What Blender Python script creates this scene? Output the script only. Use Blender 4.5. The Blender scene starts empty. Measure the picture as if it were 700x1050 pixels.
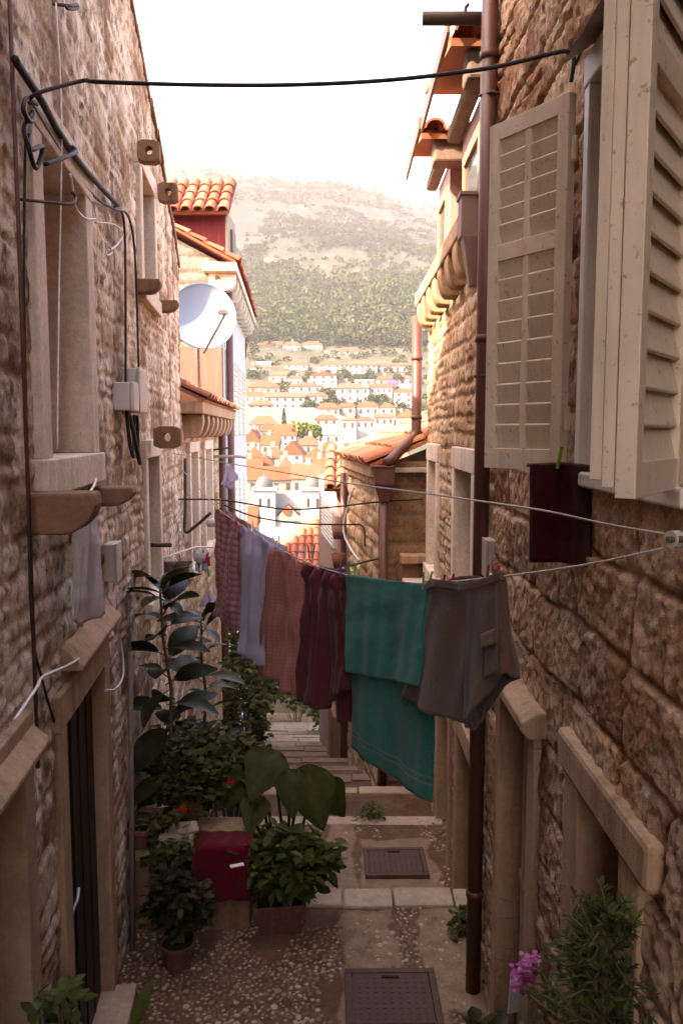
import bpy, math, random
import numpy as np
from mathutils import Vector, Matrix
random.seed(7)
RND = random.Random(11)
sc = bpy.context.scene
COL = sc.collection
R = math.radians
# ------------------------------------------------------------------ camera model (metres; lane runs along +Y)
F, PITCH, ZC = 820.0, math.atan(82/820), 3.25
def ray(u, v):
    dx = (u-350)/F; dy = (525-v)/F
    return Vector((dx, math.cos(PITCH)+dy*math.sin(PITCH), -math.sin(PITCH)+dy*math.cos(PITCH)))
CAM = Vector((0, 0, ZC))
def at(u, v, Y):
    r = ray(u, v); return CAM + r*(Y/r.y)
def on_plane(u, v, x0, k):
    r = ray(u, v); return CAM + r*(x0/(r.x-k*r.y))
def on_floor(u, v, z):
    r = ray(u, v); return CAM + r*((z-ZC)/r.z)
XL, KL = -.864, -.104
XR = .817
def SL(u, v):  p = on_plane(u, v, XL, KL); return p.y, p.z
def SR(u, v, x=XR):  p = on_plane(u, v, x, 0); return p.y, p.z

# ------------------------------------------------------------------ noise
def _h(ix, iy, seed):
    n = (ix.astype(np.int64)*374761393 + iy.astype(np.int64)*668265263 + seed*1274126177) & 0xffffffff
    n = ((n ^ (n >> 13))*1274126177) & 0xffffffff
    return ((n ^ (n >> 16)) & 0xffff)/65535.0
def vnoise(x, y, seed=0):
    x = np.asarray(x, float); y = np.asarray(y, float)
    ix = np.floor(x); iy = np.floor(y); fx = x-ix; fy = y-iy
    fx = fx*fx*(3-2*fx); fy = fy*fy*(3-2*fy)
    a = _h(ix, iy, seed); b = _h(ix+1, iy, seed); c = _h(ix, iy+1, seed); d = _h(ix+1, iy+1, seed)
    return (a*(1-fx)+b*fx)*(1-fy)+(c*(1-fx)+d*fx)*fy
def fbm(x, y, seed=0, o=4):
    s = 0; a = .5; f = 1
    for i in range(o):
        s = s+a*(vnoise(x*f, y*f, seed+i*17)-.5); a *= .5; f *= 2.03
    return s*2
def sstep(a, b, x):
    t = np.clip((x-a)/(b-a), 0, 1); return t*t*(3-2*t)

# ------------------------------------------------------------------ objects
ORG = {}
def tag(o, label=None, cat=None, group=None, kind=None):
    if label: o['label'] = label
    if cat: o['category'] = cat
    if group: o['group'] = group
    if kind: o['kind'] = kind
    return o
def thing(name, label, cat, loc=(0, 0, 0), group=None):
    o = bpy.data.objects.new(name, None); COL.objects.link(o)
    o.empty_display_size = .1
    o.location = loc; ORG[o.name] = Vector(loc)
    return tag(o, label, cat, group)
def finish(me, name, mat, parent, smooth, bevel, solid):
    o = bpy.data.objects.new(name, me); COL.objects.link(o)
    if mat: me.materials.append(mat)
    if parent is not None:
        off = ORG.get(parent.name, Vector((0, 0, 0)))
        if off.length > 0: me.transform(Matrix.Translation(-off))
        o.parent = parent; ORG[o.name] = off
    if smooth:
        me.polygons.foreach_set('use_smooth', [True]*len(me.polygons))
    if solid:
        m = o.modifiers.new('solid', 'SOLIDIFY'); m.thickness = solid; m.offset = 0
    if bevel:
        m = o.modifiers.new('bevel', 'BEVEL'); m.width = bevel; m.segments = 2; m.limit_method = 'ANGLE'; m.angle_limit = R(40)
    return o
class MB:
    def __init__(s): s.v = []; s.f = []; s.a = []; s.cur = .5
    def add(s, vs, fs):
        n = len(s.v); s.v += [tuple(q) for q in vs]; s.a += [s.cur]*len(vs)
        s.f += [tuple(i+n for i in f) for f in fs]; return s
    def obox(s, o, a, b, c):
        o, a, b, c = Vector(o), Vector(a), Vector(b), Vector(c)
        vs = [o, o+a, o+a+b, o+b, o+c, o+a+c, o+a+b+c, o+b+c]
        fs = [(0, 3, 2, 1), (4, 5, 6, 7), (0, 1, 5, 4), (1, 2, 6, 5), (2, 3, 7, 6), (3, 0, 4, 7)]
        if a.cross(b).dot(c) < 0: fs = [f[::-1] for f in fs]
        return s.add(vs, fs)
    def box(s, c, size, rz=0, rx=0):
        m = Matrix.Rotation(rz, 3, 'Z') @ Matrix.Rotation(rx, 3, 'X')
        a = m @ Vector((size[0], 0, 0)); b = m @ Vector((0, size[1], 0)); d = m @ Vector((0, 0, size[2]))
        return s.obox(Vector(c)-(a+b+d)/2, a, b, d)
    def prism(s, poly, vec):
        vec = Vector(vec); n = len(poly); p = [Vector(q) for q in poly]
        nrm = Vector((0, 0, 0))
        for i in range(n): nrm += p[i].cross(p[(i+1) % n])
        if nrm.dot(vec) > 0: p = p[::-1]
        s.add(p+[q+vec for q in p], [tuple(range(n)), tuple(range(2*n-1, n-1, -1))]+[(i, i+n, (i+1) % n+n, (i+1) % n) for i in range(n)])
        return s
    def tube(s, pts, r, n=8):
        pts = [Vector(p) for p in pts]; m = len(pts)
        rs = r if isinstance(r, (list, tuple)) else [r]*m
        rings = []; up = None
        for i in range(m):
            t = (pts[min(i+1, m-1)]-pts[max(i-1, 0)]); t = t.normalized() if t.length > 1e-9 else Vector((0, 0, 1))
            if up is None:
                up = Vector((0, 0, 1)) if abs(t.z) < .9 else Vector((1, 0, 0))
            x = t.cross(up)
            if x.length < 1e-4: x = t.cross(Vector((1, 0, 0)) if abs(t.x) < .9 else Vector((0, 1, 0)))
            x.normalize(); y = x.cross(t).normalized(); up = y
            rings += [pts[i]+x*(rs[i]*math.cos(2*math.pi*k/n))+y*(rs[i]*math.sin(2*math.pi*k/n)) for k in range(n)]
        fs = []
        for i in range(m-1):
            for k in range(n):
                fs.append((i*n+k, i*n+(k+1) % n, (i+1)*n+(k+1) % n, (i+1)*n+k))
        fs += [tuple(range(n-1, -1, -1)), tuple((m-1)*n+k for k in range(n))]
        return s.add(rings, fs)
    def lathe(s, prof, c, n=20, axis=None):
        c = Vector(c); vs = []; m = len(prof)
        q = Vector((0, 0, 1)).rotation_difference(Vector(axis)).to_matrix() if axis is not None else Matrix.Identity(3)
        for (r, z) in prof:
            vs += [c+q @ Vector((r*math.cos(2*math.pi*k/n), r*math.sin(2*math.pi*k/n), z)) for k in range(n)]
        fs = [(i*n+k, i*n+(k+1) % n, (i+1)*n+(k+1) % n, (i+1)*n+k) for i in range(m-1) for k in range(n)]
        return s.add(vs, fs)
    def grid(s, P, closed=False):
        h = len(P); w = len(P[0]); vs = [q for row in P for q in row]
        fs = []
        for i in range(h-1):
            for j in range(w if closed else w-1):
                j2 = (j+1) % w
                fs.append((i*w+j, i*w+j2, (i+1)*w+j2, (i+1)*w+j))
        return s.add(vs, fs)
    def build(s, name, mat, parent=None, smooth=False, bevel=0, solid=0):
        me = bpy.data.meshes.new(name); me.from_pydata(s.v, [], s.f); me.update()
        at_ = me.attributes.new('rnd', 'FLOAT', 'POINT'); at_.data.foreach_set('value', s.a)
        return finish(me, name, mat, parent, smooth, bevel, solid)
def fast_mesh(name, V, Q, attrs, mat, parent=None, smooth=True, uv=None):
    me = bpy.data.meshes.new(name)
    V = np.ascontiguousarray(V, np.float32); Q = np.ascontiguousarray(Q, np.int32)
    me.vertices.add(len(V)); me.vertices.foreach_set('co', V.ravel())
    me.loops.add(Q.size); me.loops.foreach_set('vertex_index', Q.ravel())
    me.polygons.add(len(Q)); me.polygons.foreach_set('loop_start', np.arange(0, Q.size, 4, dtype=np.int32))
    me.polygons.foreach_set('loop_total', np.full(len(Q), 4, np.int32))
    me.update(calc_edges=True); me.validate()
    for k, a in attrs.items():
        t = me.attributes.new(k, 'FLOAT', 'POINT'); t.data.foreach_set('value', np.ascontiguousarray(a, np.float32).ravel())
    if uv is not None:
        l = me.uv_layers.new(name='UVMap'); l.data.foreach_set('uv', np.ascontiguousarray(uv[Q.ravel()], np.float32).ravel())
    return finish(me, name, mat, parent, smooth, 0, 0)
def grid_quads(ny, nx):
    i = np.arange(ny-1)[:, None]*nx+np.arange(nx-1)[None, :]
    return np.stack([i, i+1, i+nx+1, i+nx], -1).reshape(-1, 4)

# ------------------------------------------------------------------ materials
class NT:
    def __init__(s, name):
        s.m = bpy.data.materials.new(name); s.m.use_nodes = True; s.t = s.m.node_tree; s.n = s.t.nodes
        s.b = s.n['Principled BSDF']; s.b.inputs['Roughness'].default_value = .9
        s.b.inputs['Specular IOR Level'].default_value = .25
        s.tc = s.n.new('ShaderNodeTexCoord')
    def link(s, a, b): s.t.links.new(a, b)
    def noise(s, scale, det=5, rough=.6, vec=None, dist=0):
        n = s.n.new('ShaderNodeTexNoise'); n.inputs['Scale'].default_value = scale; n.inputs['Detail'].default_value = det
        n.inputs['Roughness'].default_value = rough; n.inputs['Distortion'].default_value = dist
        s.link(vec or s.tc.outputs['Object'], n.inputs['Vector']); return n.outputs['Fac']
    def scaled(s, sx, sy, sz):
        m = s.n.new('ShaderNodeMapping'); m.inputs['Scale'].default_value = (sx, sy, sz); s.link(s.tc.outputs['Object'], m.inputs['Vector']); return m.outputs['Vector']
    def ramp(s, fac, stops):
        r = s.n.new('ShaderNodeValToRGB'); e = r.color_ramp.elements
        while len(e) < len(stops): e.new(.5)
        for i, (p, c) in enumerate(stops):
            e[i].position = p; e[i].color = (c[0], c[1], c[2], 1) if hasattr(c, '__len__') else (c, c, c, 1)
        s.link(fac, r.inputs['Fac']); return r.outputs['Color']
    def mix(s, fac, a, b, mode='MIX'):
        m = s.n.new('ShaderNodeMix'); m.data_type = 'RGBA'; m.blend_type = mode
        for i, x in ((0, fac), (6, a), (7, b)):
            if hasattr(x, 'links'): s.link(x, m.inputs[i])
            elif i == 0: m.inputs[0].default_value = x
            else: m.inputs[i].default_value = (x[0], x[1], x[2], 1)
        return m.outputs[2]
    def math(s, op, a, b=0):
        m = s.n.new('ShaderNodeMath'); m.operation = op
        for i, x in ((0, a), (1, b)):
            if hasattr(x, 'links'): s.link(x, m.inputs[i])
            else: m.inputs[i].default_value = x
        return m.outputs[0]
    def attr(s, name):
        a = s.n.new('ShaderNodeAttribute'); a.attribute_name = name; return a.outputs['Fac']
    def bump(s, h, strength=.4, dist=.01):
        b = s.n.new('ShaderNodeBump'); b.inputs['Strength'].default_value = strength; b.inputs['Distance'].default_value = dist
        s.link(h, b.inputs['Height']); s.link(b.outputs['Normal'], s.b.inputs['Normal'])
    def col(s, c):
        if hasattr(c, 'links'): s.link(c, s.b.inputs['Base Color'])
        else: s.b.inputs['Base Color'].default_value = (c[0], c[1], c[2], 1)
        return s
def sc3(c, k): return tuple(min(1, x*k) for x in c)
def stone_mat(name, cols, mortar, lime, limeamt=.5, stain=(.10, .065, .045), stainamt=.5, wg=.84, wb=.65):
    wm_ = lambda c: (min(1, c[0]*1.02), c[1]*wg, c[2]*wb)
    cols = [wm_(c) for c in cols]; mortar = wm_(mortar); lime = (lime[0], lime[1]*(1+wg)/2, lime[2]*(1+wb)/2); stain = wm_(stain)
    t = NT(name)
    tone = t.attr('tone'); mort = t.attr('mort')
    base = t.ramp(tone, [(0, cols[0]), (.35, cols[1]), (.7, cols[2]), (1, cols[3])])
    n1 = t.noise(14, 8, .68); n2 = t.noise(2.3, 6, .62); n3 = t.noise(55, 6, .7)
    base = t.mix(t.ramp(n1, [(.3, 0), (.72, 1)]), t.mix(.62, base, (.06, .028, .015)), base)
    base = t.mix(1, base, t.ramp(n3, [(.3, (.55, .52, .48)), (.7, (1.3, 1.28, 1.25))]), 'MULTIPLY')
    base = t.mix(mort, base, t.mix(n1, sc3(mortar, .7), mortar))
    lf = t.math('MULTIPLY', t.ramp(n2, [(.44, 0), (.54, 1)]), t.ramp(n1, [(.38, 0), (.55, 1)]))
    base = t.mix(t.math('MULTIPLY', lf, limeamt), base, lime)
    streak = t.noise(1, 6, .65, vec=t.scaled(3.2, 3.2, .45))
    base = t.mix(t.math('MULTIPLY', t.ramp(streak, [(.5, 0), (.7, 1)]), stainamt), base, stain)
    pits = t.noise(120, 3, .6)
    base = t.mix(t.ramp(pits, [(.62, 0), (.72, .6)]), base, sc3(stain, .8))
    t.col(base)
    t.bump(t.math('ADD', t.math('MULTIPLY', n3, .5), t.math('MULTIPLY', pits, .5)), .7, .012)
    t.b.inputs['Roughness'].default_value = .95
    return t.m
def block_mat(name, c, dirt=(.12, .08, .055), amt=.5, sc_=1.0):
    c = (c[0], c[1]*.88, c[2]*.73); dirt = (dirt[0], dirt[1]*.75, dirt[2]*.55)
    t = NT(name)
    n1 = t.noise(3*sc_, 7, .65); n2 = t.noise(30*sc_, 6, .7); n3 = t.noise(110*sc_, 3, .6); st = t.noise(1, 5, .6, vec=t.scaled(9, 9, .8))
    base = t.mix(t.ramp(n1, [(.3, 0), (.75, 1)]), sc3(c, .72), c)
    base = t.mix(1, base, t.ramp(n2, [(.3, (.8, .78, .76)), (.7, (1.12, 1.1, 1.1))]), 'MULTIPLY')
    base = t.mix(t.math('MULTIPLY', t.ramp(st, [(.5, 0), (.72, 1)]), amt), base, dirt)
    base = t.mix(t.ramp(n3, [(.64, 0), (.72, .55)]), base, dirt)
    t.col(base); t.bump(t.math('ADD', n2, n3), .45, .006); return t.m
def paint_mat(name, c, chip=(.2, .13, .09), amt=.25, rough=.55, streak=.25, bump=.25):
    t = NT(name)
    n1 = t.noise(5, 7, .7); n2 = t.noise(45, 5, .65); st = t.noise(1, 5, .6, vec=t.scaled(14, 14, 1.0))
    base = t.mix(t.ramp(n1, [(.3, 0), (.7, 1)]), sc3(c, .82), c)
    base = t.mix(t.math('MULTIPLY', t.ramp(st, [(.52, 0), (.75, 1)]), streak), base, sc3(chip, .9))
    base = t.mix(t.math('MULTIPLY', t.ramp(n2, [(.6, 0), (.68, 1)]), amt), base, chip)
    t.col(base); t.bump(t.math('ADD', n1, n2), bump, .004); t.b.inputs['Roughness'].default_value = rough; t.b.inputs['Specular IOR Level'].default_value = .35
    return t.m
def flat_mat(name, c, rough=.8, var=.2, scale=8, metal=0, spec=.25):
    t = NT(name); n = t.noise(scale, 5, .6)
    t.col(t.mix(t.ramp(n, [(.3, 0), (.7, 1)]), sc3(c, 1-var), sc3(c, 1+var*.5)))
    t.b.inputs['Roughness'].default_value = rough; t.b.inputs['Metallic'].default_value = metal; t.b.inputs['Specular IOR Level'].default_value = spec
    t.bump(n, .15, .003); return t.m
def tile_mat(name, a, b, c, lich=(.30, .24, .16), lamt=.4):
    t = NT(name); r = t.attr('rnd'); n = t.noise(9, 6, .65); n2 = t.noise(60, 4, .6)
    base = t.ramp(r, [(0, a), (.5, b), (1, c)])
    base = t.mix(1, base, t.ramp(n2, [(.3, (.82, .8, .78)), (.7, (1.1, 1.1, 1.1))]), 'MULTIPLY')
    base = t.mix(t.math('MULTIPLY', t.ramp(n, [(.5, 0), (.68, 1)]), lamt), base, lich)
    t.col(base); t.bump(n2, .3, .004); return t.m
def leaf_mat(name, a, b, c, rough=.45, trans=.3):
    t = NT(name); r = t.attr('rnd'); n = t.noise(25, 4, .6)
    base = t.ramp(r, [(0, a), (.55, b), (1, c)])
    base = t.mix(1, base, t.ramp(n, [(.3, (.75, .75, .75)), (.7, (1.15, 1.15, 1.1))]), 'MULTIPLY')
    t.col(base); t.b.inputs['Roughness'].default_value = rough; t.b.inputs['Specular IOR Level'].default_value = .12
    tr = t.n.new('ShaderNodeBsdfTranslucent'); t.link(base, tr.inputs['Color'])
    mx = t.n.new('ShaderNodeMixShader'); mx.inputs[0].default_value = trans
    t.link(t.b.outputs[0], mx.inputs[1]); t.link(tr.outputs[0], mx.inputs[2]); t.link(mx.outputs[0], t.n['Material Output'].inputs[0]); return t.m
def cloth_mat(name, c, pattern=None, c2=None, trans=.12):
    t = NT(name); n = t.noise(6, 5, .6); wv = t.noise(420, 2, .5)
    base = t.mix(t.ramp(n, [(.3, 0), (.7, 1)]), sc3(c, .85), sc3(c, 1.08))
    uv = t.tc.outputs['UV']
    def stripes(ax, freq, lo, hi):
        sx = t.n.new('ShaderNodeSeparateXYZ'); t.link(uv, sx.inputs[0])
        w = t.math('FRACT', t.math('MULTIPLY', sx.outputs[ax], freq)); return t.ramp(w, [(lo, 0), (lo+.02, 1), (hi, 1), (hi+.02, 0)])
    if pattern == 'plaid':
        base = t.mix(t.math('MULTIPLY', stripes(0, 9, .1, .5), .55), base, c2); base = t.mix(t.math('MULTIPLY', stripes(1, 16, .2, .6), .5), base, c2)
        base = t.mix(t.math('MULTIPLY', stripes(0, 18, .6, .7), .5), base, (.55, .45, .42)); base = t.mix(t.math('MULTIPLY', stripes(1, 16, .75, .85), .5), base, (.5, .42, .4))
    elif pattern == 'fine':
        base = t.mix(t.math('MULTIPLY', stripes(0, 22, .1, .45), .4), base, c2); base = t.mix(t.math('MULTIPLY', stripes(1, 34, .2, .6), .35), base, c2)
    elif pattern == 'stripe':
        base = t.mix(t.math('MULTIPLY', stripes(0, 13, .1, .5), .6), base, c2)
    elif pattern == 'towel':
        for p in (.885, .915):
            sx = t.n.new('ShaderNodeSeparateXYZ'); t.link(uv, sx.inputs[0])
            base = t.mix(t.math('MULTIPLY', t.ramp(sx.outputs[1], [(p, 0), (p+.003, 1), (p+.008, 1), (p+.011, 0)]), .5), base, c2)
        base = t.mix(1, base, t.ramp(t.noise(160, 2, .5), [(.3, (.72, .72, .72)), (.7, (1.15, 1.15, 1.15))]), 'MULTIPLY')
    cr = t.noise(22, 6, .65, dist=.8)
    base = t.mix(1, base, t.ramp(wv, [(.3, (.86, .86, .86)), (.7, (1.1, 1.1, 1.1))]), 'MULTIPLY')
    t.col(base); t.bump(t.math('ADD', t.math('MULTIPLY', wv, .5), t.math('ADD', t.math('MULTIPLY', n, .6), t.math('MULTIPLY', cr, 1.6))), .5, .006)
    t.b.inputs['Roughness'].default_value = 1; t.b.inputs['Specular IOR Level'].default_value = .1
    t.b.inputs['Sheen Weight'].default_value = .15
    tr = t.n.new('ShaderNodeBsdfTranslucent'); t.link(base, tr.inputs['Color'])
    mx = t.n.new('ShaderNodeMixShader'); mx.inputs[0].default_value = trans
    t.link(t.b.outputs[0], mx.inputs[1]); t.link(tr.outputs[0], mx.inputs[2]); t.link(mx.outputs[0], t.n['Material Output'].inputs[0]); return t.m
M = {}
M['stoneL'] = stone_mat('rubble_stone', [(.24, .145, .10), (.44, .315, .24), (.64, .52, .43), (.80, .71, .62)], (.46, .335, .245), (.80, .71, .62), .9, (.12, .055, .03), .85, .88, .73)
M['stoneR'] = stone_mat('squared_stone', [(.30, .16, .10), (.47, .28, .18), (.60, .39, .26), (.72, .54, .40)], (.30, .19, .12), (.66, .53, .42), .55, (.2, .09, .05), .4, .88, .72)
M['stoneR2'] = stone_mat('small_rubble', [(.36, .235, .15), (.48, .345, .24), (.56, .43, .32), (.64, .53, .42)], (.46, .33, .23), (.68, .58, .47), .6, (.22, .12, .07), .4)
M['stoneR3'] = stone_mat('brown_render_stone', [(.30, .2, .14), (.34, .24, .17), (.38, .27, .19), (.42, .3, .22)], (.3, .21, .15), (.44, .33, .25), .3, (.16, .1, .07), .4)
M['stoneL3'] = stone_mat('ashlar_stone', [(.13, .11, .09), (.17, .15, .125), (.20, .175, .15), (.23, .205, .18)], (.07, .045, .03), (.26, .235, .21), .3, (.15, .10, .06), .2, 1, 1)
M['lime'] = block_mat('limestone_trim', (.82, .77, .75), amt=.35)
M['lime2'] = block_mat('weathered_trim', (.50, .365, .27), amt=.65)
M['corbel'] = block_mat('corbel_stone', (.27, .165, .11), dirt=(.07, .05, .038), amt=.75)
M['step'] = block_mat('step_nosing', (.52, .44, .37), amt=.25)
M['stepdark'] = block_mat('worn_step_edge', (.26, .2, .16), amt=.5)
M['eave'] = block_mat('weathered_eave', (.22, .18, .16), amt=.5)
M['body'] = block_mat('wall_core', (.28, .21, .16))
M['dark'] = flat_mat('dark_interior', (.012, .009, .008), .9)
M['darkwood'] = paint_mat('dark_door', (.035, .022, .016), (.1, .07, .05), .2)
M['brownwood'] = paint_mat('brown_board', (.13, .08, .055), (.06, .04, .03), .4)
M['whitepaint'] = paint_mat('cream_shutter_paint', (.70, .57, .43), (.26, .14, .08), .65, .5, .32, .35)
M['whitepaint2'] = paint_mat('white_frame_paint', (.74, .66, .57), (.35, .25, .18), .3, .5, .2)
M['pipe'] = paint_mat('red_brown_pipe', (.115, .042, .030), (.22, .12, .09), .25, .45, .3)
M['hopper'] = paint_mat('pink_brown_metal', (.30, .165, .13), (.12, .07, .05), .3, .5, .3)
M['iron'] = paint_mat('rusty_iron', (.075, .048, .038), (.2, .09, .05), .5, .7, .3)
M['manhole'] = paint_mat('rusty_manhole', (.10, .05, .032), (.22, .10, .05), .5, .75, .3)
M['conduit'] = paint_mat('grey_brown_conduit', (.20, .14, .10), (.1, .06, .04), .3, .7, .3)
M['tilelit'] = tile_mat('painted_lit_terracotta_tiles', (.36, .115, .055), (.44, .155, .078), (.52, .23, .13), (.34, .23, .15), .3)  # lighter copy of the tile colour; brightness painted in for roofs lying in shade
M['black'] = flat_mat('black_rubber', (.032, .020, .016), .6, .4, 20)
M['plastic'] = flat_mat('beige_plastic', (.50, .45, .40), .5, .12, 6, 0, .4)
M['rope'] = flat_mat('pale_rope', (.52, .44, .38), .9, .3, 90)
M['wire'] = flat_mat('white_wire', (.72, .66, .62), .6, .2, 40)
M['metal'] = flat_mat('dull_metal', (.45, .43, .42), .45, .2, 10, .7)
M['sheet'] = flat_mat('zinc_sheet', (.42, .37, .33), .5, .25, 6, .3)
M['dish'] = flat_mat('dish_enamel', (.24, .30, .39), .8, .04, 2)
M['pink'] = paint_mat('pink_plaster', (.36, .235, .20), (.4, .27, .2), .2, .9, .3)
M['cream'] = paint_mat('cream_plaster', (.34, .255, .185), (.5, .36, .25), .2, .9, .3)
M['salmon'] = paint_mat('salmon_plaster', (.20, .088, .062), (.42, .27, .2), .3, .9, .3)
M['red'] = paint_mat('red_plaster', (.13, .005, .006), (.3, .1, .08), .3, .8, .3)
M['white'] = paint_mat('white_plaster', (.55, .53, .53), (.5, .42, .36), .2, .9, .2)
M['beige'] = paint_mat('beige_plaster', (.62, .50, .39), (.4, .3, .22), .3, .9, .3)
M['tile'] = tile_mat('terracotta_tiles', (.21, .05, .026), (.27, .072, .038), (.33, .12, .068), (.22, .14, .09), .3)
M['tileold'] = tile_mat('old_terracotta_tiles', (.24, .075, .042), (.30, .11, .06), (.36, .17, .10), (.15, .11, .075), .5)
M['terra'] = paint_mat('terracotta_pot', (.16, .055, .034), (.35, .22, .16), .4, .85, .3)
M['soil'] = flat_mat('potting_soil', (.03, .02, .014), 1, .4, 40)
M['stem'] = flat_mat('plant_stem', (.12, .085, .045), .8, .3, 30)
M['bark'] = flat_mat('bark', (.14, .10, .07), .9, .4, 20)
M['ficus'] = leaf_mat('rubber_leaf', (.014, .017, .005), (.026, .028, .008), (.06, .056, .016), .42, .15)
M['taro'] = leaf_mat('elephant_ear_leaf', (.036, .044, .009), (.054, .062, .012), (.095, .10, .02), .55, .35)
M['geranium'] = leaf_mat('geranium_leaf', (.045, .05, .012), (.08, .083, .019), (.17, .16, .045), .65, .35)
M['bright'] = leaf_mat('bright_leaf', (.045, .06, .013), (.08, .098, .02), (.15, .158, .042), .6, .3)
M['thuja'] = leaf_mat('conifer_leaf', (.034, .044, .012), (.06, .07, .018), (.12, .12, .035), .7, .25)
M['lime_leaf'] = leaf_mat('lime_leaf', (.12, .17, .04), (.18, .24, .06), (.26, .30, .09), .5, .35)
M['pinkflower'] = leaf_mat('pink_petals', (.52, .10, .30), (.62, .18, .42), (.75, .32, .55), .6, .3)
M['redflower'] = leaf_mat('red_petals', (.5, .015, .01), (.6, .03, .02), (.65, .05, .03), .6, .2)
M['magenta'] = leaf_mat('bougainvillea_petals', (.42, .07, .36), (.5, .12, .42), (.55, .18, .48), .6, .2)
M['farleaf'] = leaf_mat('far_foliage', (.009, .016, .004), (.021, .030, .008), (.042, .052, .016), .8, .0)
M['farbright'] = leaf_mat('far_bright_foliage', (.06, .085, .015), (.085, .11, .022), (.11, .13, .03), .8, .1)
M['scrub'] = leaf_mat('scrub_foliage', (.014, .0145, .006), (.02, .02, .009), (.03, .029, .013), .9, .0)
M['fwall'] = flat_mat('far_white_wall', (.25, .245, .24), .9, .08, .3)
M['fcream'] = flat_mat('far_cream_wall', (.19, .168, .142), .9, .1, .3)
M['fstone'] = flat_mat('far_stone_wall', (.18, .158, .13), .9, .12, .5)
M['froof'] = flat_mat('far_orange_roof', (.135, .036, .014), .9, .25, .8)
M['froof2'] = flat_mat('far_salmon_roof', (.14, .047, .025), .9, .25, .8)
M['froof3'] = flat_mat('far_grey_roof', (.26, .23, .205), .9, .2, .8)
M['fglass'] = flat_mat('far_window', (.04, .032, .028), .4, .2, 2)
M['fdome'] = flat_mat('dome_lead', (.07, .062, .06), .6, .2, 1)
M['bushw'] = flat_mat('white_net', (.7, .62, .6), 1, .1)

# ------------------------------------------------------------------ wall frames
class Fr:
    def __init__(s, o, a, n): s.o = Vector((o[0], o[1], 0)); s.a = Vector((a[0], a[1], 0)); s.n = Vector((n[0], n[1], 0)).normalized()
    def P(s, t, z, o=0): return s.o+s.a*t+s.n*o+Vector((0, 0, z))
    def blk(s, mb, t0, t1, z0, z1, o0, o1):
        return mb.obox(s.P(t0, z0, o0), s.a*(t1-t0), Vector((0, 0, z1-z0)), s.n*(o1-o0))
def lane_frame(x0, k, side): return Fr((x0, 0), (k, 1), (side, -k*side))
FL1 = lane_frame(XL, KL, 1); FR1 = lane_frame(XR, 0, -1)
FR2 = lane_frame(.87, 0, -1)
FL2 = lane_frame(-1.27, -.06, 1); FL3 = lane_frame(-1.27, -.06, 1)

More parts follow.
